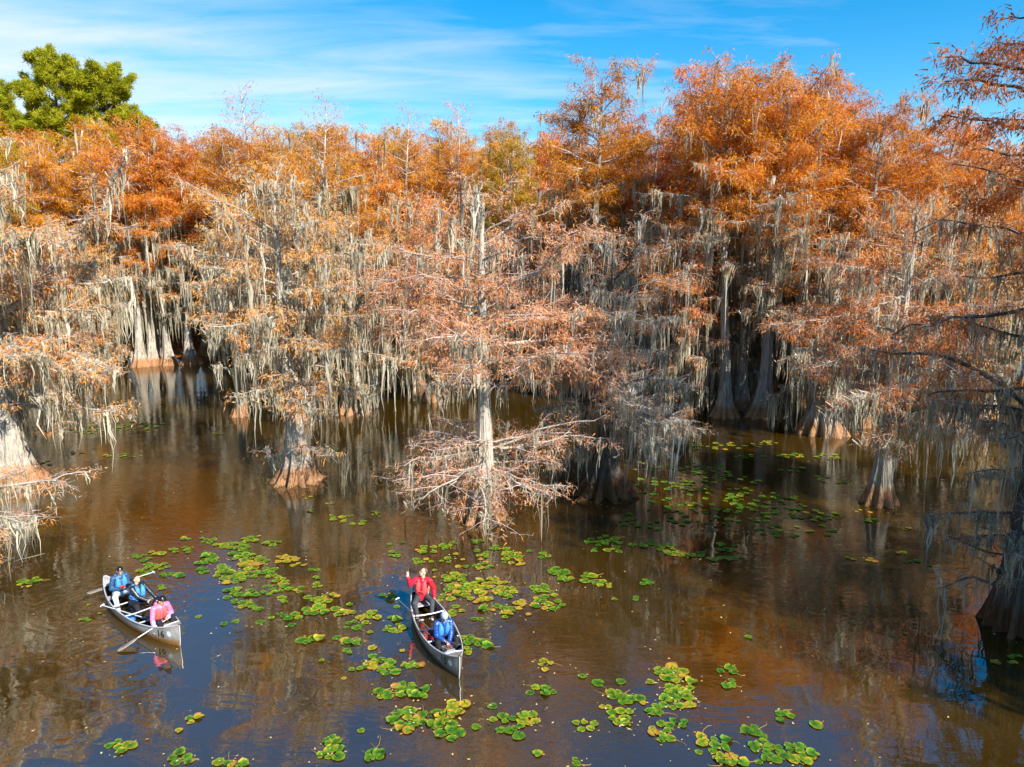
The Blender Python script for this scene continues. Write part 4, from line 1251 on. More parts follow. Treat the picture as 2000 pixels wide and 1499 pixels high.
    if style == 'beanie':
        fuse('beanie', [ellipsoid(H(-0.012, 0, 0.062), (0.104, 0.094, 0.092), HR), capsule(H(-0.075, 0, 0.04), H(0.06, 0, 0.062), 0.045, 0.045), ellipsoid(H(-0.02, 0, 0.045), (0.103, 0.096, 0.05), HR)], 0.009, body, M['wool_grey'], 1)
    else:
        hs = [ellipsoid(H(-0.022, 0, 0.052), (0.092, 0.084, 0.088) if style != 'cropped' else (0.082, 0.077, 0.079), HR)]
        if style != 'cropped':
            hs += [ellipsoid(H(-0.05, 0, 0.0), (0.062, 0.074, 0.085), HR), capsule(H(0.062, -0.04, 0.088), H(0.062, 0.04, 0.088), 0.026, 0.026)]
        if style == 'ponytail':
            a = H(-0.10, 0, 0.03); b = H(-0.15, sp.get('tail', 0.0) * 0.5, -0.06); c = H(-0.10, sp.get('tail', 0.0), -0.24)
            hs += [capsule(a, b, 0.034, 0.042), capsule(b, c, 0.042, 0.022), capsule(H(-0.07, 0, 0.03), a, 0.04, 0.034)]
        if style == 'bun':
            hs += [ellipsoid(H(-0.125, 0, 0.02), (0.045, 0.048, 0.048), HR), capsule(H(-0.08, 0, 0.02), H(-0.12, 0, 0.02), 0.04, 0.04), capsule(H(-0.09, 0, -0.02), H(-0.08, 0.0, -0.16), 0.04, 0.03)]
        fuse('hair', hs, 0.008, body, hm, 1)
    return body, arms, hc

def make_paddle(a, b, label, shaft, blade_m, blade_len=0.52, width=0.10, roll=0.0, grip=True):
    """Paddle from its grip a to the tip of its blade b, both in world space."""
    a, b = Vector(a), Vector(b)
    root = empty('paddle', a)
    d = (b - a); Ln = d.length
    root.rotation_mode = 'QUATERNION'
    root.rotation_quaternion = d.to_track_quat('X', 'Z') @ Matrix.Rotation(roll, 3, 'X').to_quaternion()
    polyline_tube('shaft', [(0, 0, 0), (Ln * 0.4, 0, 0), (Ln - blade_len * 0.9, 0, 0), (Ln - blade_len * 0.5, 0, 0)], 0.0135, root, shaft, 8)
    xs = np.linspace(0, 1, 14)
    w = width * np.clip(np.minimum((xs * 3.2) ** 0.8, 1), 0, 1) * np.clip(1 - (xs.clip(0.86) - 0.86) ** 2 * 26, 0.35, 1) + 0.012
    ring = []
    for x, wd in zip(xs, w):
        X = Ln - blade_len + x * blade_len
        ring.append([(X, -wd, 0), (X, -wd * 0.4, 0.008), (X, 0, 0.013), (X, wd * 0.4, 0.008), (X, wd, 0), (X, wd * .4, -0.008), (X, 0, -0.013), (X, -wd * .4, -0.008)])
    V = np.array(ring).reshape(-1, 3)
    Q = [[i * 8 + j, i * 8 + (j + 1) % 8, (i + 1) * 8 + (j + 1) % 8, (i + 1) * 8 + j] for i in range(13) for j in range(8)]
    Q += [[104, 105, 106, 107], [104, 107, 108, 111], [108, 109, 110, 111], [3, 2, 1, 0], [7, 4, 3, 0], [7, 6, 5, 4]]
    link('blade', quads_mesh('blade', V, np.array(Q), smooth=True), root, blade_m)
    if grip:
        polyline_tube('grip', [(-0.005, -0.06, 0), (-0.012, -0.03, 0), (-0.012, 0.03, 0), (-0.005, 0.06, 0)], 0.019, root, M['grip'], 8)
    tag(root, label, 'paddle')
    return root

M['shaft_alu'] = simple_mat('white_aluminium_shaft', (0.62, 0.64, 0.68), 0.35, 0.3)
M['shaft_dark'] = simple_mat('dark_shaft', (0.10, 0.11, 0.13), 0.4, 0.2)
M['blade_dark'] = simple_mat('black_plastic_blade', (0.035, 0.033, 0.030), 0.45, noise=0.3, nscale=12)
M['blade_wood'] = simple_mat('scuffed_grey_brown_blade', (0.20, 0.17, 0.13), 0.5, noise=0.45, nscale=9)
M['grip'] = simple_mat('white_plastic_grip', (0.70, 0.70, 0.70), 0.5)

L0, L1 = CAN[0][2], CAN[1][2]
# canoe 16, from the stern
x1, x2, x3 = -0.60 * L0 / 2, -0.20 * L0 / 2, 0.47 * L0 / 2
p1, a1, h1 = make_person(0, x1, dict(seat=0.27, y=0.04, lean=(0.07, 0.0, 0), head=(-0.15, 0.55, 0), jacket=M['navy'], vest=M['vest_blue'], trousers=M['white_cloth'], shoe=M['shoe_white'],
    handL=(0.27, 0.05, 0.56), handR=(0.27, -0.08, 0.55), pointL=(0.5, -0.75, 0.25), pointR=(0.5, 0.75, 0.25), palmL=(-0.5, -0.5, 0.2), palmR=(-0.5, 0.5, 0.2), curlL=0.9, curlR=0.9,
    footL=(0.50, 0.13, 0.02), footR=(0.42, -0.24, 0.0), hair='short'), 'person in navy jacket and blue vest looking down at a red camera')
p2, a2, h2 = make_person(0, x2, dict(seat=0.20, y=0.10, lean=(0.02, 0.05, 0), head=(0.65, -0.35, 0.1), turn=0.35, jacket=M['blackjacket'], vest=M['vest_blue'], trousers=M['black_cloth'], shoe=M['shoe_dark'],
    handL=(0.26, 0.40, 0.36), handR=(0.36, 0.14, 0.40), pointL=(0.7, 0.1, -0.6), pointR=(0.8, 0.5, -0.1), palmL=(0, 0, -1), palmR=(0, 0.2, -1), curlL=0.6, curlR=0.5, elbowR=(-0.1, -0.9, -0.4),
    footL=(0.66, 0.16, 0.0), footR=(0.60, -0.12, 0.0), hair='bun', hairmat=M['hair_brown']), 'person in black jacket and blue vest with face turned up')
p3, a3, h3 = make_person(0, x3, dict(seat=0.20, y=0.0, lean=(0.20, 0.0, 0), head=(0.25, 0.65, 0), jacket=M['pink'], vest=M['vest_coral'], trousers=M['black_cloth'], hood=True, cuffs=M['lilac'],
    handL=(0.38, 0.10, 0.50), handR=(0.40, -0.24, 0.20), pointL=(0.3, -0.9, -0.1), pointR=(0.6, 0.3, -0.6), palmL=(0.6, 0.2, -0.7), palmR=(0, 0.6, -0.6), curlL=1.25, curlR=0.5, elbowR=(-0.4, -0.8, 0.1),
    footL=(0.50, 0.14, 0.06), footR=(0.48, -0.05, 0.04), hair='ponytail', tail=-0.13), 'person in pink jacket and coral vest with a black ponytail')
# canoe 15
x4, x5 = -0.70 * L1 / 2, 0.32 * L1 / 2
p4, a4, h4 = make_person(1, x4, dict(seat=0.31, y=0.02, size=1.05, lean=(0.05, 0.03, 0), head=(-1.45, -0.40, 0.0), turn=-0.5, puff=0.10, jacket=M['red'], vest=M['vest_red'], trousers=M['grey_cloth'], shoe=M['shoe_white'], piping=True, beltmat=M['vest_red'],
    handR=(0.20, -0.40, 1.10), handL=(0.16, 0.32, 0.36), pointR=(0.10, -0.10, 1.0), palmR=(0.8, 0.4, 0.0), curlR=0.06, pointL=(0.3, 0.1, -0.9), palmL=(0, -1, 0), curlL=0.7, elbowR=(0.3, -0.3, -0.9), elbowL=(-0.5, 0.6, 0),
    footL=(0.58, 0.12, 0.0), footR=(0.40, -0.22, 0.0), hair='cropped', hairmat=M['hair_short']), 'person in red puffer jacket raising one open hand in the stern')
p5, a5, h5 = make_person(1, x5, dict(seat=0.21, lean=(0.12, 0.0, 0), head=(0.0, 0.65, 0), puff=0.10, jacket=M['bluejacket'], vest=M['vest_blue'], trousers=M['black_cloth'], shoe=M['shoe_dark'],
    handL=(0.42, 0.05, 0.36), handR=(0.37, -0.05, 0.40), pointL=(0.3, -0.8, -0.3), pointR=(0.3, 0.8, -0.3), palmL=(0.4, 0, -0.9), palmR=(0.4, 0, -0.9), curlL=1.2, curlR=1.2,
    footL=(0.52, 0.22, 0.02), footR=(0.50, -0.17, 0.02), hair='beanie'), 'person in blue puffer jacket and grey beanie holding a paddle')

def local(ci, xs, p): return canoe_world(ci, (xs + p[0], p[1], p[2]))
def thing_box(name, c, size, mat, label, cat, rz=0.0):
    o = box_mesh(name, (0, 0, size[2] / 2), size, None, mat, min(size) * 0.3)
    o.location = c; o.rotation_euler = (0, 0, rz)
    for p in o.data.polygons: p.use_smooth = True
    return tag(o, label, cat)
rz0, rz1 = CAN[0][1], CAN[1][1]
M['plastic_red'] = simple_mat('red_plastic', (0.60, 0.02, 0.02), 0.35)
M['lens'] = simple_mat('dark_lens', (0.02, 0.02, 0.03), 0.15)
M['bag_blue'] = cloth('blue_bag', (0.03, 0.16, 0.55), 0.5)
M['bag_red'] = cloth('red_pouch', (0.62, 0.02, 0.05), 0.5)
M['bag_plum'] = cloth('plum_bag', (0.16, 0.03, 0.09), 0.6)
# red camera in the hands of the stern paddler
cm = thing_box('camera', local(0, x1, (0.335, -0.015, 0.575)), (0.055, 0.13, 0.075), M['plastic_red'], 'small red camera in the hands of the navy jacketed person', 'camera', rz0)
lens = link('lens', bpy.data.meshes.new('lens'), cm, None)
v, f = capsule((0.02, 0, 0.035), (0.055, 0, 0.035), 0.025, 0.024)
lens.data.from_pydata([tuple(x) for x in v], [], f); lens.data.materials.append(M['lens'])
def bag(c, r, mat, label, rz, ci, neckdir=(0, 0, 1)):
    rt_ = Matrix.Rotation(rz, 3, 'Z')
    o = fuse('bag', [ellipsoid((0, 0, r[2]), r), capsule((0, 0, r[2] * 1.7), (r[0] * 0.2, 0, r[2] * 2.15), r[0] * 0.35, r[0] * 0.22)], 0.012, None, mat, 2)
    o.location = c; o.rotation_euler = (0, 0, rz)
    polyline_tube('strap', [(-r[0] * 0.5, -r[1] * 0.4, r[2] * 1.85), (0, 0, r[2] * 2.5), (r[0] * 0.5, r[1] * 0.4, r[2] * 1.85)], 0.011, o, M['webbing'])
    return tag(o, label, 'bag')
bag(local(0, x3, (0.30, -0.02, -0.06)), (0.10, 0.11, 0.13), M['bag_blue'], 'round blue dry bag between the knees of the pink jacketed person', rz0, 0)
bag(local(0, x2, (0.30, -0.22, -0.06)), (0.20, 0.13, 0.10), M['bag_blue'], 'slumped blue bag on the canoe floor beside the black jacketed person', rz0, 0)
bag(local(1, x5, (0.30, 0.06, 0.22)), (0.09, 0.10, 0.05), M['bag_red'], 'red pouch in the lap of the person with the grey beanie', rz1, 1)
bag(local(1, x5, (-0.25, -0.26, -0.05)), (0.13, 0.10, 0.10), M['bag_plum'], 'plum coloured bag on the floor of canoe 15 behind the beanie wearer', rz1, 1)
# paddles: grip and blade tip
hl = a3[1][1]
make_paddle(local(0, x3, (hl.x + 0.06, hl.y + 0.03, hl.z - 0.01)), at(229, 1274) + Vector((0, 0, 0.03)), 'white shafted paddle with scuffed blade dipped beside the bow of canoe 16', M['shaft_alu'], M['blade_wood'], grip=False, roll=0.0, width=0.085, blade_len=0.52)
make_paddle(at(302, 1140) + Vector((0, 0, 0.36)), canoe_world(0, (-0.86 * L0 / 2, -0.60, 0.36)), 'paddle laid across the stern of canoe 16 with its blade over the left side', M['shaft_alu'], M['blade_wood'], blade_len=0.55)
make_paddle(canoe_world(0, (-0.36 * L0 / 2, -0.62, 0.37)), canoe_world(0, (0.30 * L0 / 2, 0.10, 0.10)), 'slim white paddle resting on the gunwale amidships in canoe 16', M['shaft_alu'], M['blade_dark'], blade_len=0.45)
m5 = (a5[1][1] + a5[-1][1]) / 2
make_paddle(local(1, x5, (m5.x - 0.04, 0.0, m5.z + 0.03)), canoe_world(1, (0.84 * L1 / 2, 0.10, 0.66)), 'dark paddle held over the bow deck of canoe 15', M['shaft_dark'], M['blade_dark'], blade_len=0.42, grip=False, roll=0.0)
make_paddle(canoe_world(1, (-0.52 * L1 / 2, -0.72, 0.62)), canoe_world(1, (0.18 * L1 / 2, 0.05, 0.06)), 'dark shafted paddle with white grip leaning out over the left side of canoe 15', M['shaft_dark'], M['blade_dark'])
# ------------------------------------------------------------------ lily pads
def pad_material():
    m, nt, out = new_mat('lily_pad')
    a = node(nt, 'ShaderNodeAttribute', attribute_name='tint')      # 0 centre .. 1 rim
    oi = node(nt, 'ShaderNodeObjectInfo')
    tcn = node(nt, 'ShaderNodeTexCoord')
    gm = node(nt, 'ShaderNodeNewGeometry')
    nz = node(nt, 'ShaderNodeTexNoise', {'Vector': gm.outputs['Position'], 'Scale': 11.0, 'Detail': 4.0, 'Roughness': 0.6})
    r3 = node(nt, 'ShaderNodeMath', {0: a.outputs['Fac'], 1: a.outputs['Fac']}, operation='MULTIPLY')
    x = node(nt, 'ShaderNodeMath', {0: r3.outputs[0], 1: 0.42, 2: -0.40}, operation='MULTIPLY_ADD')
    x = node(nt, 'ShaderNodeMath', {0: nz.outputs['Fac'], 1: 1.15, 2: x.outputs[0]}, operation='MULTIPLY_ADD')
    sepc = node(nt, 'ShaderNodeSeparateColor', {0: oi.outputs['Color']})
    x = node(nt, 'ShaderNodeMath', {0: x.outputs[0], 1: sepc.outputs[0]}, operation='ADD')
    col = ramp_node(nt, x.outputs[0], [(0.10, (0.016, 0.066, 0.007)), (0.40, (0.056, 0.155, 0.006)), (0.60, (0.140, 0.20, 0.008)), (0.78, (0.40, 0.28, 0.012)), (0.93, (0.30, 0.12, 0.028))])
    val = node(nt, 'ShaderNodeMapRange', {'Value': oi.outputs['Random'], 'To Min': 0.8, 'To Max': 1.15})
    hsv = node(nt, 'ShaderNodeHueSaturation', {'Color': col, 'Value': val.outputs[0]})
    n2 = node(nt, 'ShaderNodeTexNoise', {'Vector': gm.outputs['Position'], 'Scale': 30.0, 'Detail': 3.0})
    b = node(nt, 'ShaderNodeBump', {'Height': n2.outputs['Fac'], 'Strength': 0.3, 'Distance': 0.01})
    p = node(nt, 'ShaderNodeBsdfPrincipled', {'Base Color': hsv.outputs[0], 'Roughness': 0.55, 'Specular IOR Level': 0.3, 'Normal': b.outputs[0]})
    nt.links.new(p.outputs[0], out.inputs[0])
    return m
M['pad'] = pad_material()
M['stem'] = simple_mat('pad_stem', (0.30, 0.17, 0.045), 0.7)
M['bits'] = leaf_mat('floating_bits', [(0.0, (0.35, 0.16, 0.04)), (0.5, (0.55, 0.40, 0.14)), (1.0, (0.66, 0.56, 0.36))], 0.1)

prng = np.random.default_rng(21)
def pad_shape(rng, curl):
    """Round leaf of radius 1 with a notch and a wavy, slightly raised rim: points, faces, radius attribute."""
    n = 18
    th = np.linspace(0.16, 2 * np.pi - 0.16, n)
    ph = rng.uniform(0, 6.28, 4)
    rim = 1 + 0.07 * np.sin(3 * th + ph[0]) + 0.05 * np.sin(7 * th + ph[1]) + rng.normal(0, 0.035, n)
    if rng.uniform() < 0.4: rim[int(rng.integers(3, n - 3))] *= 0.72
    rim[0] *= 0.9; rim[-1] *= 0.9
    V, T = [(0.06, 0, 0.0)], [0.0]
    for f, zf in ((0.55, 0.25), (0.86, 0.55), (1.0, 1.0)):
        z = zf * (curl * (0.5 + 0.5 * np.sin(2 * th + ph[2])) + 0.030 * np.sin(5 * th + ph[3]) + 0.02)
        for i in range(n):
            V.append((f * rim[i] * np.cos(th[i]), f * rim[i] * np.sin(th[i]) * 0.95, z[i])); T.append(f)
    F = [(0, 1 + i, 2 + i) for i in range(n - 1)]
    for k in range(2):
        for i in range(n - 1):
            a = 1 + k * n + i
            F.append((a, a + n, a + n + 1)); F.append((a, a + n + 1, a + 1))
    return np.array(V), np.array(F), np.array(T)
PADS = [pad_shape(prng, c) for c in (0.03, 0.05, 0.05, 0.09, 0.12, 0.30, 0.40, 0.02)]
PAD_ME = [quads_mesh('lily_pad', V, F, smooth=True, tint=T, mat=M['pad']) for V, F, T in PADS]

# clusters as the photograph shows them: centre, half-extent, how many, pad width in pixels there, yellowness, where
C_ = []
def grp(where, items):
    for it in items: C_.append((*it, where))
grp('at the bottom left of the water', [(238, 1462, 30, 13, 6, 28, .15), (372, 1404, 18, 8, 3, 24, .05), (350, 1428, 8, 6, 1, 18, .3), (358, 1481, 26, 12, 5, 30, .0), (455, 1492, 34, 6, 4, 30, .05)])
grp('in the loose bottom group left of centre', [(648, 1450, 24, 9, 4, 30, .0), (650, 1474, 26, 12, 5, 30, .05), (705, 1428, 8, 6, 1, 22, .1), (728, 1478, 20, 10, 4, 32, .0)])
grp('in the raft below the bow of canoe 15', [(790, 1405, 24, 18, 7, 34, .0), (845, 1404, 36, 12, 9, 34, .03), (890, 1384, 22, 14, 6, 30, .28), (880, 1436, 24, 12, 4, 36, .03), (795, 1425, 18, 6, 2, 30, .35), (930, 1421, 12, 5, 1, 30, .1), (962, 1380, 10, 5, 1, 26, .0), (870, 1415, 14, 8, 3, 30, .0)])
grp('in the tidy cluster below and right of canoe 15', [(985, 1405, 28, 10, 4, 28, .15), (1035, 1408, 22, 12, 5, 28, .25), (1000, 1428, 34, 12, 5, 28, .0)])
grp('scattered right of the bow of canoe 15', [(1056, 1349, 28, 8, 5, 24, .02), (1066, 1297, 11, 12, 4, 22, .3), (1137, 1322, 4, 3, 1, 24, .0), (1168, 1335, 4, 3, 1, 26, .0), (1212, 1333, 4, 3, 1, 28, .0), (1141, 1418, 22, 9, 5, 24, .15), (1122, 1488, 8, 6, 2, 22, .15), (1050, 1473, 8, 6, 1, 22, .1)])
grp('in the slanting chain left of the large raft', [(1200, 1356, 16, 8, 4, 26, .1), (1232, 1366, 24, 8, 5, 26, .03), (1256, 1374, 8, 4, 1, 24, .0), (1185, 1382, 10, 5, 2, 22, .3), (1216, 1398, 24, 12, 6, 28, .12), (1216, 1412, 12, 8, 3, 28, .1)])
grp('in the large raft right of bottom centre', [(1312, 1315, 30, 16, 12, 28, .12), (1325, 1340, 32, 18, 12, 28, .18), (1320, 1362, 26, 8, 6, 28, .05), (1270, 1333, 6, 3, 1, 28, .2), (1305, 1378, 26, 10, 6, 28, .08), (1342, 1378, 12, 6, 3, 26, .35), (1278, 1390, 12, 10, 3, 26, .0)])
grp('in the small cluster under the large raft', [(1288, 1425, 16, 12, 5, 28, .15), (1292, 1442, 18, 8, 4, 28, .1), (1320, 1414, 20, 8, 4, 28, .02), (1370, 1444, 14, 9, 3, 28, .28), (1365, 1470, 4, 2, 1, 18, .0)])
grp('in the pair right of the large raft', [(1424, 1310, 18, 5, 3, 26, .02), (1425, 1334, 13, 8, 3, 24, .02), (1462, 1245, 5, 3, 1, 14, .0)])
grp('in the thick rafts at the bottom right corner', [(1408, 1450, 16, 10, 4, 26, .02), (1408, 1475, 20, 14, 6, 28, .12), (1435, 1487, 20, 9, 4, 28, .15), (1465, 1428, 24, 7, 4, 30, .0), (1490, 1441, 8, 5, 1, 28, .0), (1528, 1400, 20, 10, 4, 26, .0), (1594, 1417, 8, 4, 1, 28, -.05), (1485, 1462, 22, 12, 6, 30, .0), (1498, 1486, 20, 10, 4, 30, .0), (1550, 1472, 40, 16, 11, 32, .0), (1568, 1482, 28, 8, 5, 30, .2)])
grp('scattered left of canoe 15', [(611, 1250, 24, 7, 4, 26, .0), (666, 1251, 18, 7, 4, 24, .0), (695, 1256, 6, 3, 1, 26, .0), (675, 1274, 10, 4, 2, 20, .05), (628, 1291, 8, 4, 1, 20, .1), (723, 1236, 4, 3, 1, 22, .2), (688, 1222, 14, 8, 4, 22, .05), (712, 1220, 10, 6, 2, 22, .0), (721, 1204, 24, 7, 5, 22, .25), (767, 1210, 10, 5, 2, 22, .1), (768, 1228, 20, 8, 6, 22, .15), (786, 1272, 5, 3, 1, 22, .0), (727, 1266, 9, 3, 1, 22, .05), (758, 1168, 14, 9, 4, 22, .1), (775, 1186, 7, 4, 1, 20, .1)])
grp('in the chain left of the bow of canoe 15', [(730, 1282, 10, 4, 2, 22, .1), (726, 1294, 12, 5, 3, 22, .35), (745, 1300, 26, 10, 8, 26, .0), (765, 1314, 22, 8, 5, 26, .0), (694, 1308, 9, 5, 2, 20, .1), (711, 1305, 8, 3, 1, 24, .0), (672, 1326, 10, 3, 1, 20, .6), (801, 1300, 16, 6, 4, 24, .05), (822, 1300, 5, 3, 1, 24, .6), (748, 1357, 14, 8, 4, 28, .1), (793, 1347, 22, 11, 8, 28, .03), (817, 1360, 14, 9, 3, 28, .1), (830, 1348, 9, 5, 1, 28, .02), (773, 1341, 7, 5, 1, 26, .6)])
grp('in the raft right of canoe 15', [(888, 1129, 28, 8, 9, 22, .12), (911, 1152, 36, 14, 18, 24, .10), (957, 1146, 36, 14, 16, 22, .32), (988, 1158, 22, 10, 9, 22, .12), (874, 1150, 8, 5, 2, 20, .0), (872, 1170, 16, 8, 5, 22, .15), (939, 1172, 22, 7, 6, 22, .35), (888, 1194, 16, 9, 5, 24, .1), (942, 1191, 9, 5, 2, 22, .05), (961, 1187, 20, 6, 4, 22, .1), (991, 1196, 13, 11, 7, 22, .12), (1025, 1182, 20, 8, 5, 22, .4)])
grp('in the rosettes right of the raft by canoe 15', [(1057, 1152, 16, 7, 6, 24, .03), (1083, 1160, 10, 4, 2, 22, .05), (1058, 1178, 14, 14, 7, 26, .02), (1086, 1184, 14, 9, 5, 26, .02), (1032, 1201, 6, 3, 1, 22, .1), (931, 1208, 9, 3, 2, 20, .02)])
grp('against the right side of canoe 15', [(912, 1250, 22, 8, 6, 24, .02), (945, 1260, 16, 7, 3, 30, .02), (908, 1273, 10, 8, 3, 24, .2)])
grp('in the two green rosettes far right of canoe 15', [(1090, 1120, 14, 8, 6, 26, .02), (1105, 1134, 16, 6, 4, 24, .15), (1148, 1125, 10, 8, 3, 24, .05), (1160, 1138, 24, 6, 5, 22, .08), (1185, 1143, 16, 5, 3, 18, .3)])
grp('in the thin chain behind canoe 15', [(761, 1064, 6, 3, 1, 18, .05), (786, 1061, 5, 2, 1, 14, .0), (770, 1084, 14, 6, 4, 18, .03), (813, 1079, 9, 4, 2, 16, .5), (836, 1074, 20, 7, 6, 18, .15), (868, 1069, 16, 5, 4, 18, .2), (887, 1063, 7, 3, 2, 18, .02), (890, 1083, 5, 3, 1, 14, .3), (904, 1094, 8, 4, 1, 18, .0), (902, 1107, 8, 5, 2, 18, .05), (871, 1096, 9, 6, 3, 18, .05), (829, 1097, 20, 4, 5, 18, .1), (849, 1115, 6, 4, 1, 18, .0), (848, 1128, 5, 3, 1, 12, .2)])
grp('between canoe 15 and the salmon tree', [(945, 1089, 12, 11, 6, 20, .15), (930, 1077, 9, 5, 2, 18, .1), (936, 1058, 18, 4, 4, 16, .1), (948, 1106, 22, 5, 6, 20, .03), (973, 1072, 16, 5, 4, 18, .1), (1000, 1085, 20, 6, 6, 20, .15), (1008, 1099, 14, 6, 4, 20, .35), (988, 1096, 8, 4, 2, 18, .1), (1034, 1077, 7, 4, 1, 18, .0), (1057, 1086, 14, 6, 3, 18, .05)])
grp('near the heads of the paddlers in canoe 16', [(272, 1088, 12, 5, 5, 18, .0), (302, 1082, 16, 4, 4, 18, .25), (286, 1094, 8, 3, 2, 18, -.05), (338, 1076, 9, 4, 3, 14, .05), (312, 1107, 26, 8, 9, 18, .12), (280, 1117, 14, 7, 5, 18, .05), (334, 1124, 26, 4, 7, 18, -.02), (313, 1148, 9, 3, 2, 18, .0), (320, 1151, 7, 3, 1, 16, .5), (368, 1074, 9, 7, 4, 18, .05)])
grp('in the big drift between the canoes', [(405, 1056, 18, 5, 5, 18, .1), (362, 1053, 8, 4, 3, 14, .1), (435, 1066, 14, 4, 4, 18, .3), (462, 1068, 26, 6, 9, 20, .08), (485, 1056, 16, 5, 5, 18, .12), (506, 1048, 5, 2, 1, 14, .3), (534, 1062, 16, 4, 5, 18, .05), (472, 1084, 20, 9, 10, 20, .05), (412, 1092, 14, 8, 6, 22, .03), (394, 1098, 9, 5, 3, 18, .05), (485, 1092, 30, 8, 9, 20, .2), (488, 1104, 20, 8, 8, 22, .25), (395, 1116, 14, 5, 4, 20, -.02), (437, 1114, 18, 8, 8, 20, .1), (450, 1122, 28, 9, 11, 20, .15), (510, 1096, 14, 5, 4, 18, .05), (530, 1114, 12, 6, 4, 20, .1), (555, 1092, 26, 7, 8, 20, .38), (482, 1122, 22, 7, 7, 20, .1), (460, 1134, 28, 7, 8, 22, .08), (520, 1124, 20, 5, 5, 20, .05), (552, 1135, 14, 9, 7, 20, .15), (455, 1154, 14, 6, 5, 22, .0), (474, 1164, 12, 4, 3, 20, .05), (500, 1159, 20, 5, 6, 20, .02), (540, 1149, 26, 8, 9, 20, .08), (578, 1152, 18, 5, 5, 22, .05), (526, 1162, 8, 3, 1, 20, .05), (444, 1168, 7, 3, 1, 20, .05)])
grp('in the lower fringe between the canoes', [(553, 1171, 9, 7, 3, 20, .1), (470, 1178, 18, 6, 5, 20, .05), (482, 1184, 14, 4, 3, 20, .1), (506, 1189, 14, 4, 3, 18, .1), (434, 1221, 10, 5, 2, 22, .05), (457, 1216, 10, 5, 2, 22, .0), (508, 1216, 8, 3, 1, 20, .05), (570, 1222, 8, 4, 1, 20, .0), (530, 1208, 8, 4, 1, 22, .1), (546, 1200, 9, 4, 1, 22, .02), (570, 1204, 16, 6, 4, 22, .05), (612, 1172, 18, 6, 5, 20, .1), (624, 1192, 32, 9, 9, 24, .12), (645, 1170, 16, 9, 5, 22, .2), (667, 1198, 16, 4, 4, 20, .25), (689, 1197, 8, 5, 1, 22, .0), (683, 1182, 7, 5, 1, 18, .1), (611, 1114, 9, 4, 2, 18, .02), (620, 1128, 8, 4, 2, 16, .15), (619, 1142, 9, 7, 3, 18, .15), (580, 1104, 14, 4, 3, 16, .3)])
grp('by the left bank below the drooping orange sprays', [(62, 1136, 22, 6, 5, 22, .1), (45, 1144, 14, 4, 2, 20, .3)])
grp('beside the ripples left of canoe 16', [(172, 1209, 7, 4, 2, 14, .15), (157, 1212, 6, 3, 1, 12, .2), (196, 1199, 4, 2, 1, 12, .05), (172, 1182, 4, 3, 1, 12, .3), (388, 1205, 4, 3, 1, 14, .2)])
grp('between the fluted trunk and the salmon tree', [(668, 1012, 26, 8, 7, 16, .15), (700, 1022, 14, 4, 3, 14, .1), (735, 1004, 8, 4, 3, 14, .2), (604, 1000, 8, 2, 2, 12, .1), (600, 972, 9, 3, 2, 12, .25), (645, 985, 8, 3, 2, 12, .25), (632, 938, 16, 5, 4, 12, .05), (640, 880, 22, 4, 6, 12, .1), (720, 885, 10, 3, 2, 12, .3)])
grp('in the far patch before the trunk row on the left', [(240, 832, 90, 9, 36, 12, .12), (160, 842, 40, 5, 10, 12, .12), (150, 886, 14, 4, 4, 11, .2), (245, 890, 40, 5, 10, 11, .12), (425, 848, 16, 3, 4, 11, .3), (95, 905, 14, 4, 3, 11, .1)])
grp('in the shaded raft under the right-hand grove', [(1335, 930, 95, 30, 40, 15, .06), (1280, 962, 80, 18, 18, 15, .0), (1410, 950, 80, 32, 28, 15, .06), (1500, 985, 95, 24, 34, 16, .0), (1390, 1003, 120, 24, 34, 16, -.05), (1290, 1015, 80, 22, 18, 16, -.05), (1460, 1030, 90, 18, 16, 16, -.05), (1600, 1008, 60, 10, 16, 15, .15), (1560, 1038, 70, 14, 12, 15, .05)])
grp('in the yellow flecked lilies of the far right channel', [(1400, 872, 60, 9, 18, 13, .25), (1490, 868, 30, 6, 10, 13, .25), (1465, 892, 30, 5, 6, 13, .1), (1545, 890, 26, 5, 8, 13, .2), (1618, 893, 26, 6, 9, 13, .25), (1545, 918, 30, 4, 5, 14, .2), (1605, 935, 14, 7, 6, 15, .15), (1645, 943, 9, 3, 2, 15, .1), (1270, 912, 40, 10, 12, 13, .2), (1690, 1000, 20, 4, 3, 14, .3), (1700, 1018, 14, 4, 3, 15, .0)])
grp('on the dark water right of centre', [(1180, 1058, 34, 10, 12, 20, -.05), (1200, 1074, 20, 5, 5, 20, .05), (1160, 1075, 9, 3, 2, 18, -.05), (1260, 1062, 30, 10, 6, 18, -.05), (1300, 1072, 14, 7, 5, 20, .2), (1330, 1083, 24, 6, 8, 20, .15), (1372, 1084, 9, 3, 2, 18, .0), (1405, 1092, 24, 5, 6, 20, .3), (1440, 1091, 9, 3, 2, 20, .2), (1260, 1138, 12, 4, 3, 18, -.1), (1240, 1170, 7, 3, 2, 18, -.1), (1420, 1070, 26, 8, 6, 20, -.05), (1200, 1172, 8, 3, 1, 18, .1)])
grp('at the right edge on the dim water', [(1775, 1035, 12, 3, 2, 15, .5), (1762, 1080, 8, 3, 2, 16, .3), (1780, 1098, 16, 4, 3, 16, .1), (1815, 1105, 9, 4, 1, 18, .0), (1910, 1050, 14, 3, 3, 15, .5), (1950, 1045, 12, 4, 2, 15, .1), (1700, 1095, 14, 4, 3, 16, .4), (1660, 1092, 9, 3, 2, 16, .1), (1945, 1294, 10, 3, 3, 15, .3), (1985, 1284, 12, 4, 3, 18, .1), (1980, 1296, 9, 3, 2, 16, .3)])

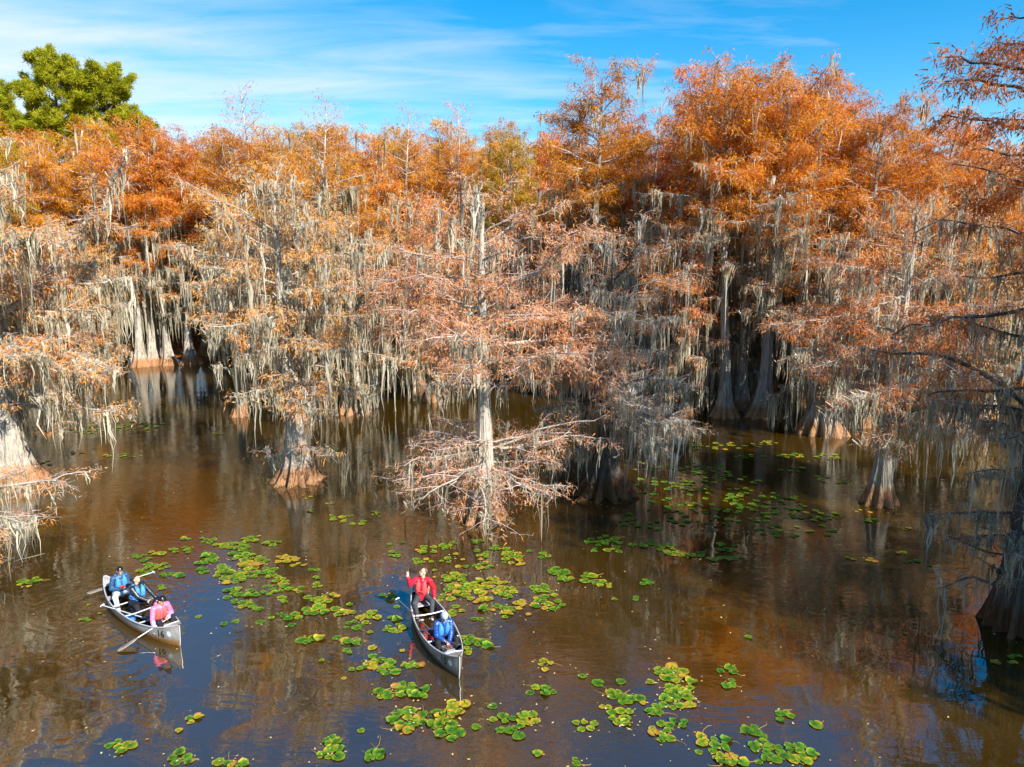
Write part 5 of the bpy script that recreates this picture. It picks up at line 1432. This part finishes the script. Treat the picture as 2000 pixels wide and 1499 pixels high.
pads = []
for (px, py, rx, ry, n, wpx, yel, where) in C_:
    mine = []
    for k in range(n):
        for tries in range(24):
            a, r = prng.uniform(0, 6.2832), math.sqrt(prng.uniform(0, 1)) if n > 1 else 0.0
            q = at(px + rx * r * math.cos(a), py + ry * r * math.sin(a))
            a_ = PITCH + math.atan((py - 749.5) / FPX)
            depth = CAM_Z / math.sin(a_) * math.cos(a_ - PITCH)
            rad = 0.41 * wpx * depth / FPX * prng.uniform(0.62, 1.22)
            if in_canoe(q, rad * 0.85): continue
            if all((q - o[0]).length > 0.80 * (rad + o[1]) for o in mine) or tries > 14 and n > 2 and all((q - o[0]).length > 0.45 * (rad + o[1]) for o in mine):
                mine.append((q, rad)); 
                y = yel + prng.normal(0, 0.07)
                if prng.uniform() < 0.06: y += 0.35
                pads.append((q, rad, y, where, 2 * rad * FPX / depth)); break

pads.sort(key=lambda t: -t[4])
named = []
for i, (q, rad, y, where, px) in enumerate(pads[:298]):
    k = int(prng.integers(0, len(PAD_ME))) if prng.uniform() < 0.6 else int(prng.integers(0, 4))
    o = link('lily_pad', PAD_ME[k])
    o.location = (q.x, q.y, 0.006 + 0.0006 * (i % 29))
    o.scale = (rad, rad, rad)
    o.rotation_euler = (prng.normal(0, 0.02), prng.normal(0, 0.02), prng.uniform(0, 6.28))
    o.color = (y, y, y, 1)
    c = 'yellowing' if y > 0.27 else ('yellow edged' if y > 0.1 else 'green')
    apart = all(j == i or (q - pads[j][0]).length > 1.15 * (rad + pads[j][1]) for j in range(298))
    named.append([o, ('lone ' if apart else '') + c, where, q, rad])

# within a cluster the outermost, largest and smallest pads are told apart by that
sets = {}
for r in named: sets.setdefault((r[1], r[2]), []).append(r)
for (c, where), rs in sets.items():
    left = list(rs)
    def mark(word, key):
        if len(left) > 1 and len(rs) > 2 or (len(rs) == 2 and len(left) >= 1):
            r = min(left, key=key); left.remove(r)
            tag(r[0], word + ' ' + c + ' lily pad ' + where, 'lily pad', 'lily pads ' + where)
    for word, key in (('leftmost', lambda r: r[3].x / r[3].y), ('rightmost', lambda r: -r[3].x / r[3].y), ('farthest', lambda r: -r[3].y), ('nearest', lambda r: r[3].y), ('larger inner', lambda r: -r[4]), ('smaller inner', lambda r: r[4])):
        if len(rs) > 1: mark(word, key)
    for r in left:
        tag(r[0], ('inner ' if len(rs) > 2 else '') + c + ' lily pad ' + where, 'lily pad', 'lily pads ' + where)

# the rest, farther and smaller, as one mat of leaves
Vs, Fs, Ts, off = [], [], [], 0
for i, (q, rad, y, where, px) in enumerate(pads[298:]):
    V, F, T = PADS[int(prng.integers(0, 5))]
    a = prng.uniform(0, 6.28)
    c, s = math.cos(a), math.sin(a)
    W = np.stack([V[:, 0] * c - V[:, 1] * s, V[:, 0] * s + V[:, 1] * c, V[:, 2]], -1) * rad
    W += np.array([q.x, q.y, 0.006 + 0.0006 * (i % 29)])
    Vs.append(W); Fs.append(F + off); off += len(V); Ts.append(np.sqrt(np.clip(T * T + y * 2.2, 0, 2)))
if Vs:
    o = link('small_lily_pads', quads_mesh('small_lily_pads', np.concatenate(Vs), np.concatenate(Fs), smooth=True, tint=np.concatenate(Ts), mat=M['pad']))
    o.color = (0, 0, 0, 1)
    tag(o, kind='stuff')

# stems that trail at the surface beside some pads, and bits of fallen needles and flowers
P, Rr = [], []
for (q, rad, y, where, px) in pads[:298]:
    if prng.uniform() < 0.30:
        a = prng.uniform(-0.9, 0.9) + (0.0 if prng.uniform() < 0.6 else 2.6)
        Ln = rad * prng.uniform(2.2, 5.0)
        d = Vector((math.cos(a), math.sin(a), 0))
        n_ = Vector((-d.y, d.x, 0)) * prng.normal(0, 0.12) * Ln
        P.append([tuple(q + d * rad * 0.3 + Vector((0, 0, 0.002))), tuple(q + d * Ln * 0.35 + n_ + Vector((0, 0, 0.012))), tuple(q + d * Ln * 0.7 + n_ * 1.2 + Vector((0, 0, 0.008))), tuple(q + d * Ln + Vector((0, 0, -0.02)))])
        Rr.append([0.007, 0.0065, 0.006, 0.004])
v, f = tubes(np.array(P), np.array(Rr), 4)
tag(link('pad_stems', quads_mesh('pad_stems', v, f), None, M['stem']), kind='stuff')

pts = []
for (q, rad, y, where, px) in pads[:420]:
    for _ in range(prng.poisson(2.2 if y > 0.1 else 0.8)):
        pts.append((q.x + prng.normal(0, rad * 1.5), q.y + prng.normal(0, rad * 1.5)))
for _ in range(420):
    yy = prng.uniform(11, 36); pts.append((prng.uniform(-0.75, 0.75) * yy, yy))
for bx, by, br in ((945, 1012, .8), (583, 940, .95), (1180, 962, 1.2), (32, 942, 1.5), (1716, 982, .65), (1985, 1226, .8), (1603, 846, 1.1), (1490, 814, 1.0), (1415, 814, .8)):
    c_ = at(bx, by)
    for _ in range(70):
        a_ = prng.uniform(0, 6.28); r_ = br * (1.0 + abs(prng.normal(0, 0.45)))
        pts.append((c_.x + r_ * math.cos(a_), c_.y + r_ * math.sin(a_)))
pts = np.array([p for p in pts if not in_canoe(Vector((p[0], p[1], 0)), 0.05)])
n = len(pts)
a = prng.uniform(0, 6.28, n); r = prng.uniform(0.012, 0.034, n)
Z = 0.004 + prng.uniform(0, 0.02, n)
V = np.stack([np.stack([pts[:, 0] + r * np.cos(a + k) * e, pts[:, 1] + r * np.sin(a + k) * e, Z], -1) for k, e in ((0, 1.3), (1.9, 0.8), (3.3, 1.2), (4.7, 0.7))], 1).reshape(-1, 3)
o = link('floating_needle_bits', quads_mesh('floating_needle_bits', V, np.arange(n * 4).reshape(-1, 4), tint=np.repeat(prng.uniform(0, 1, n), 4), mat=M['bits']))
o.color = (1, 1, 1, 1)
tag(o, kind='stuff')
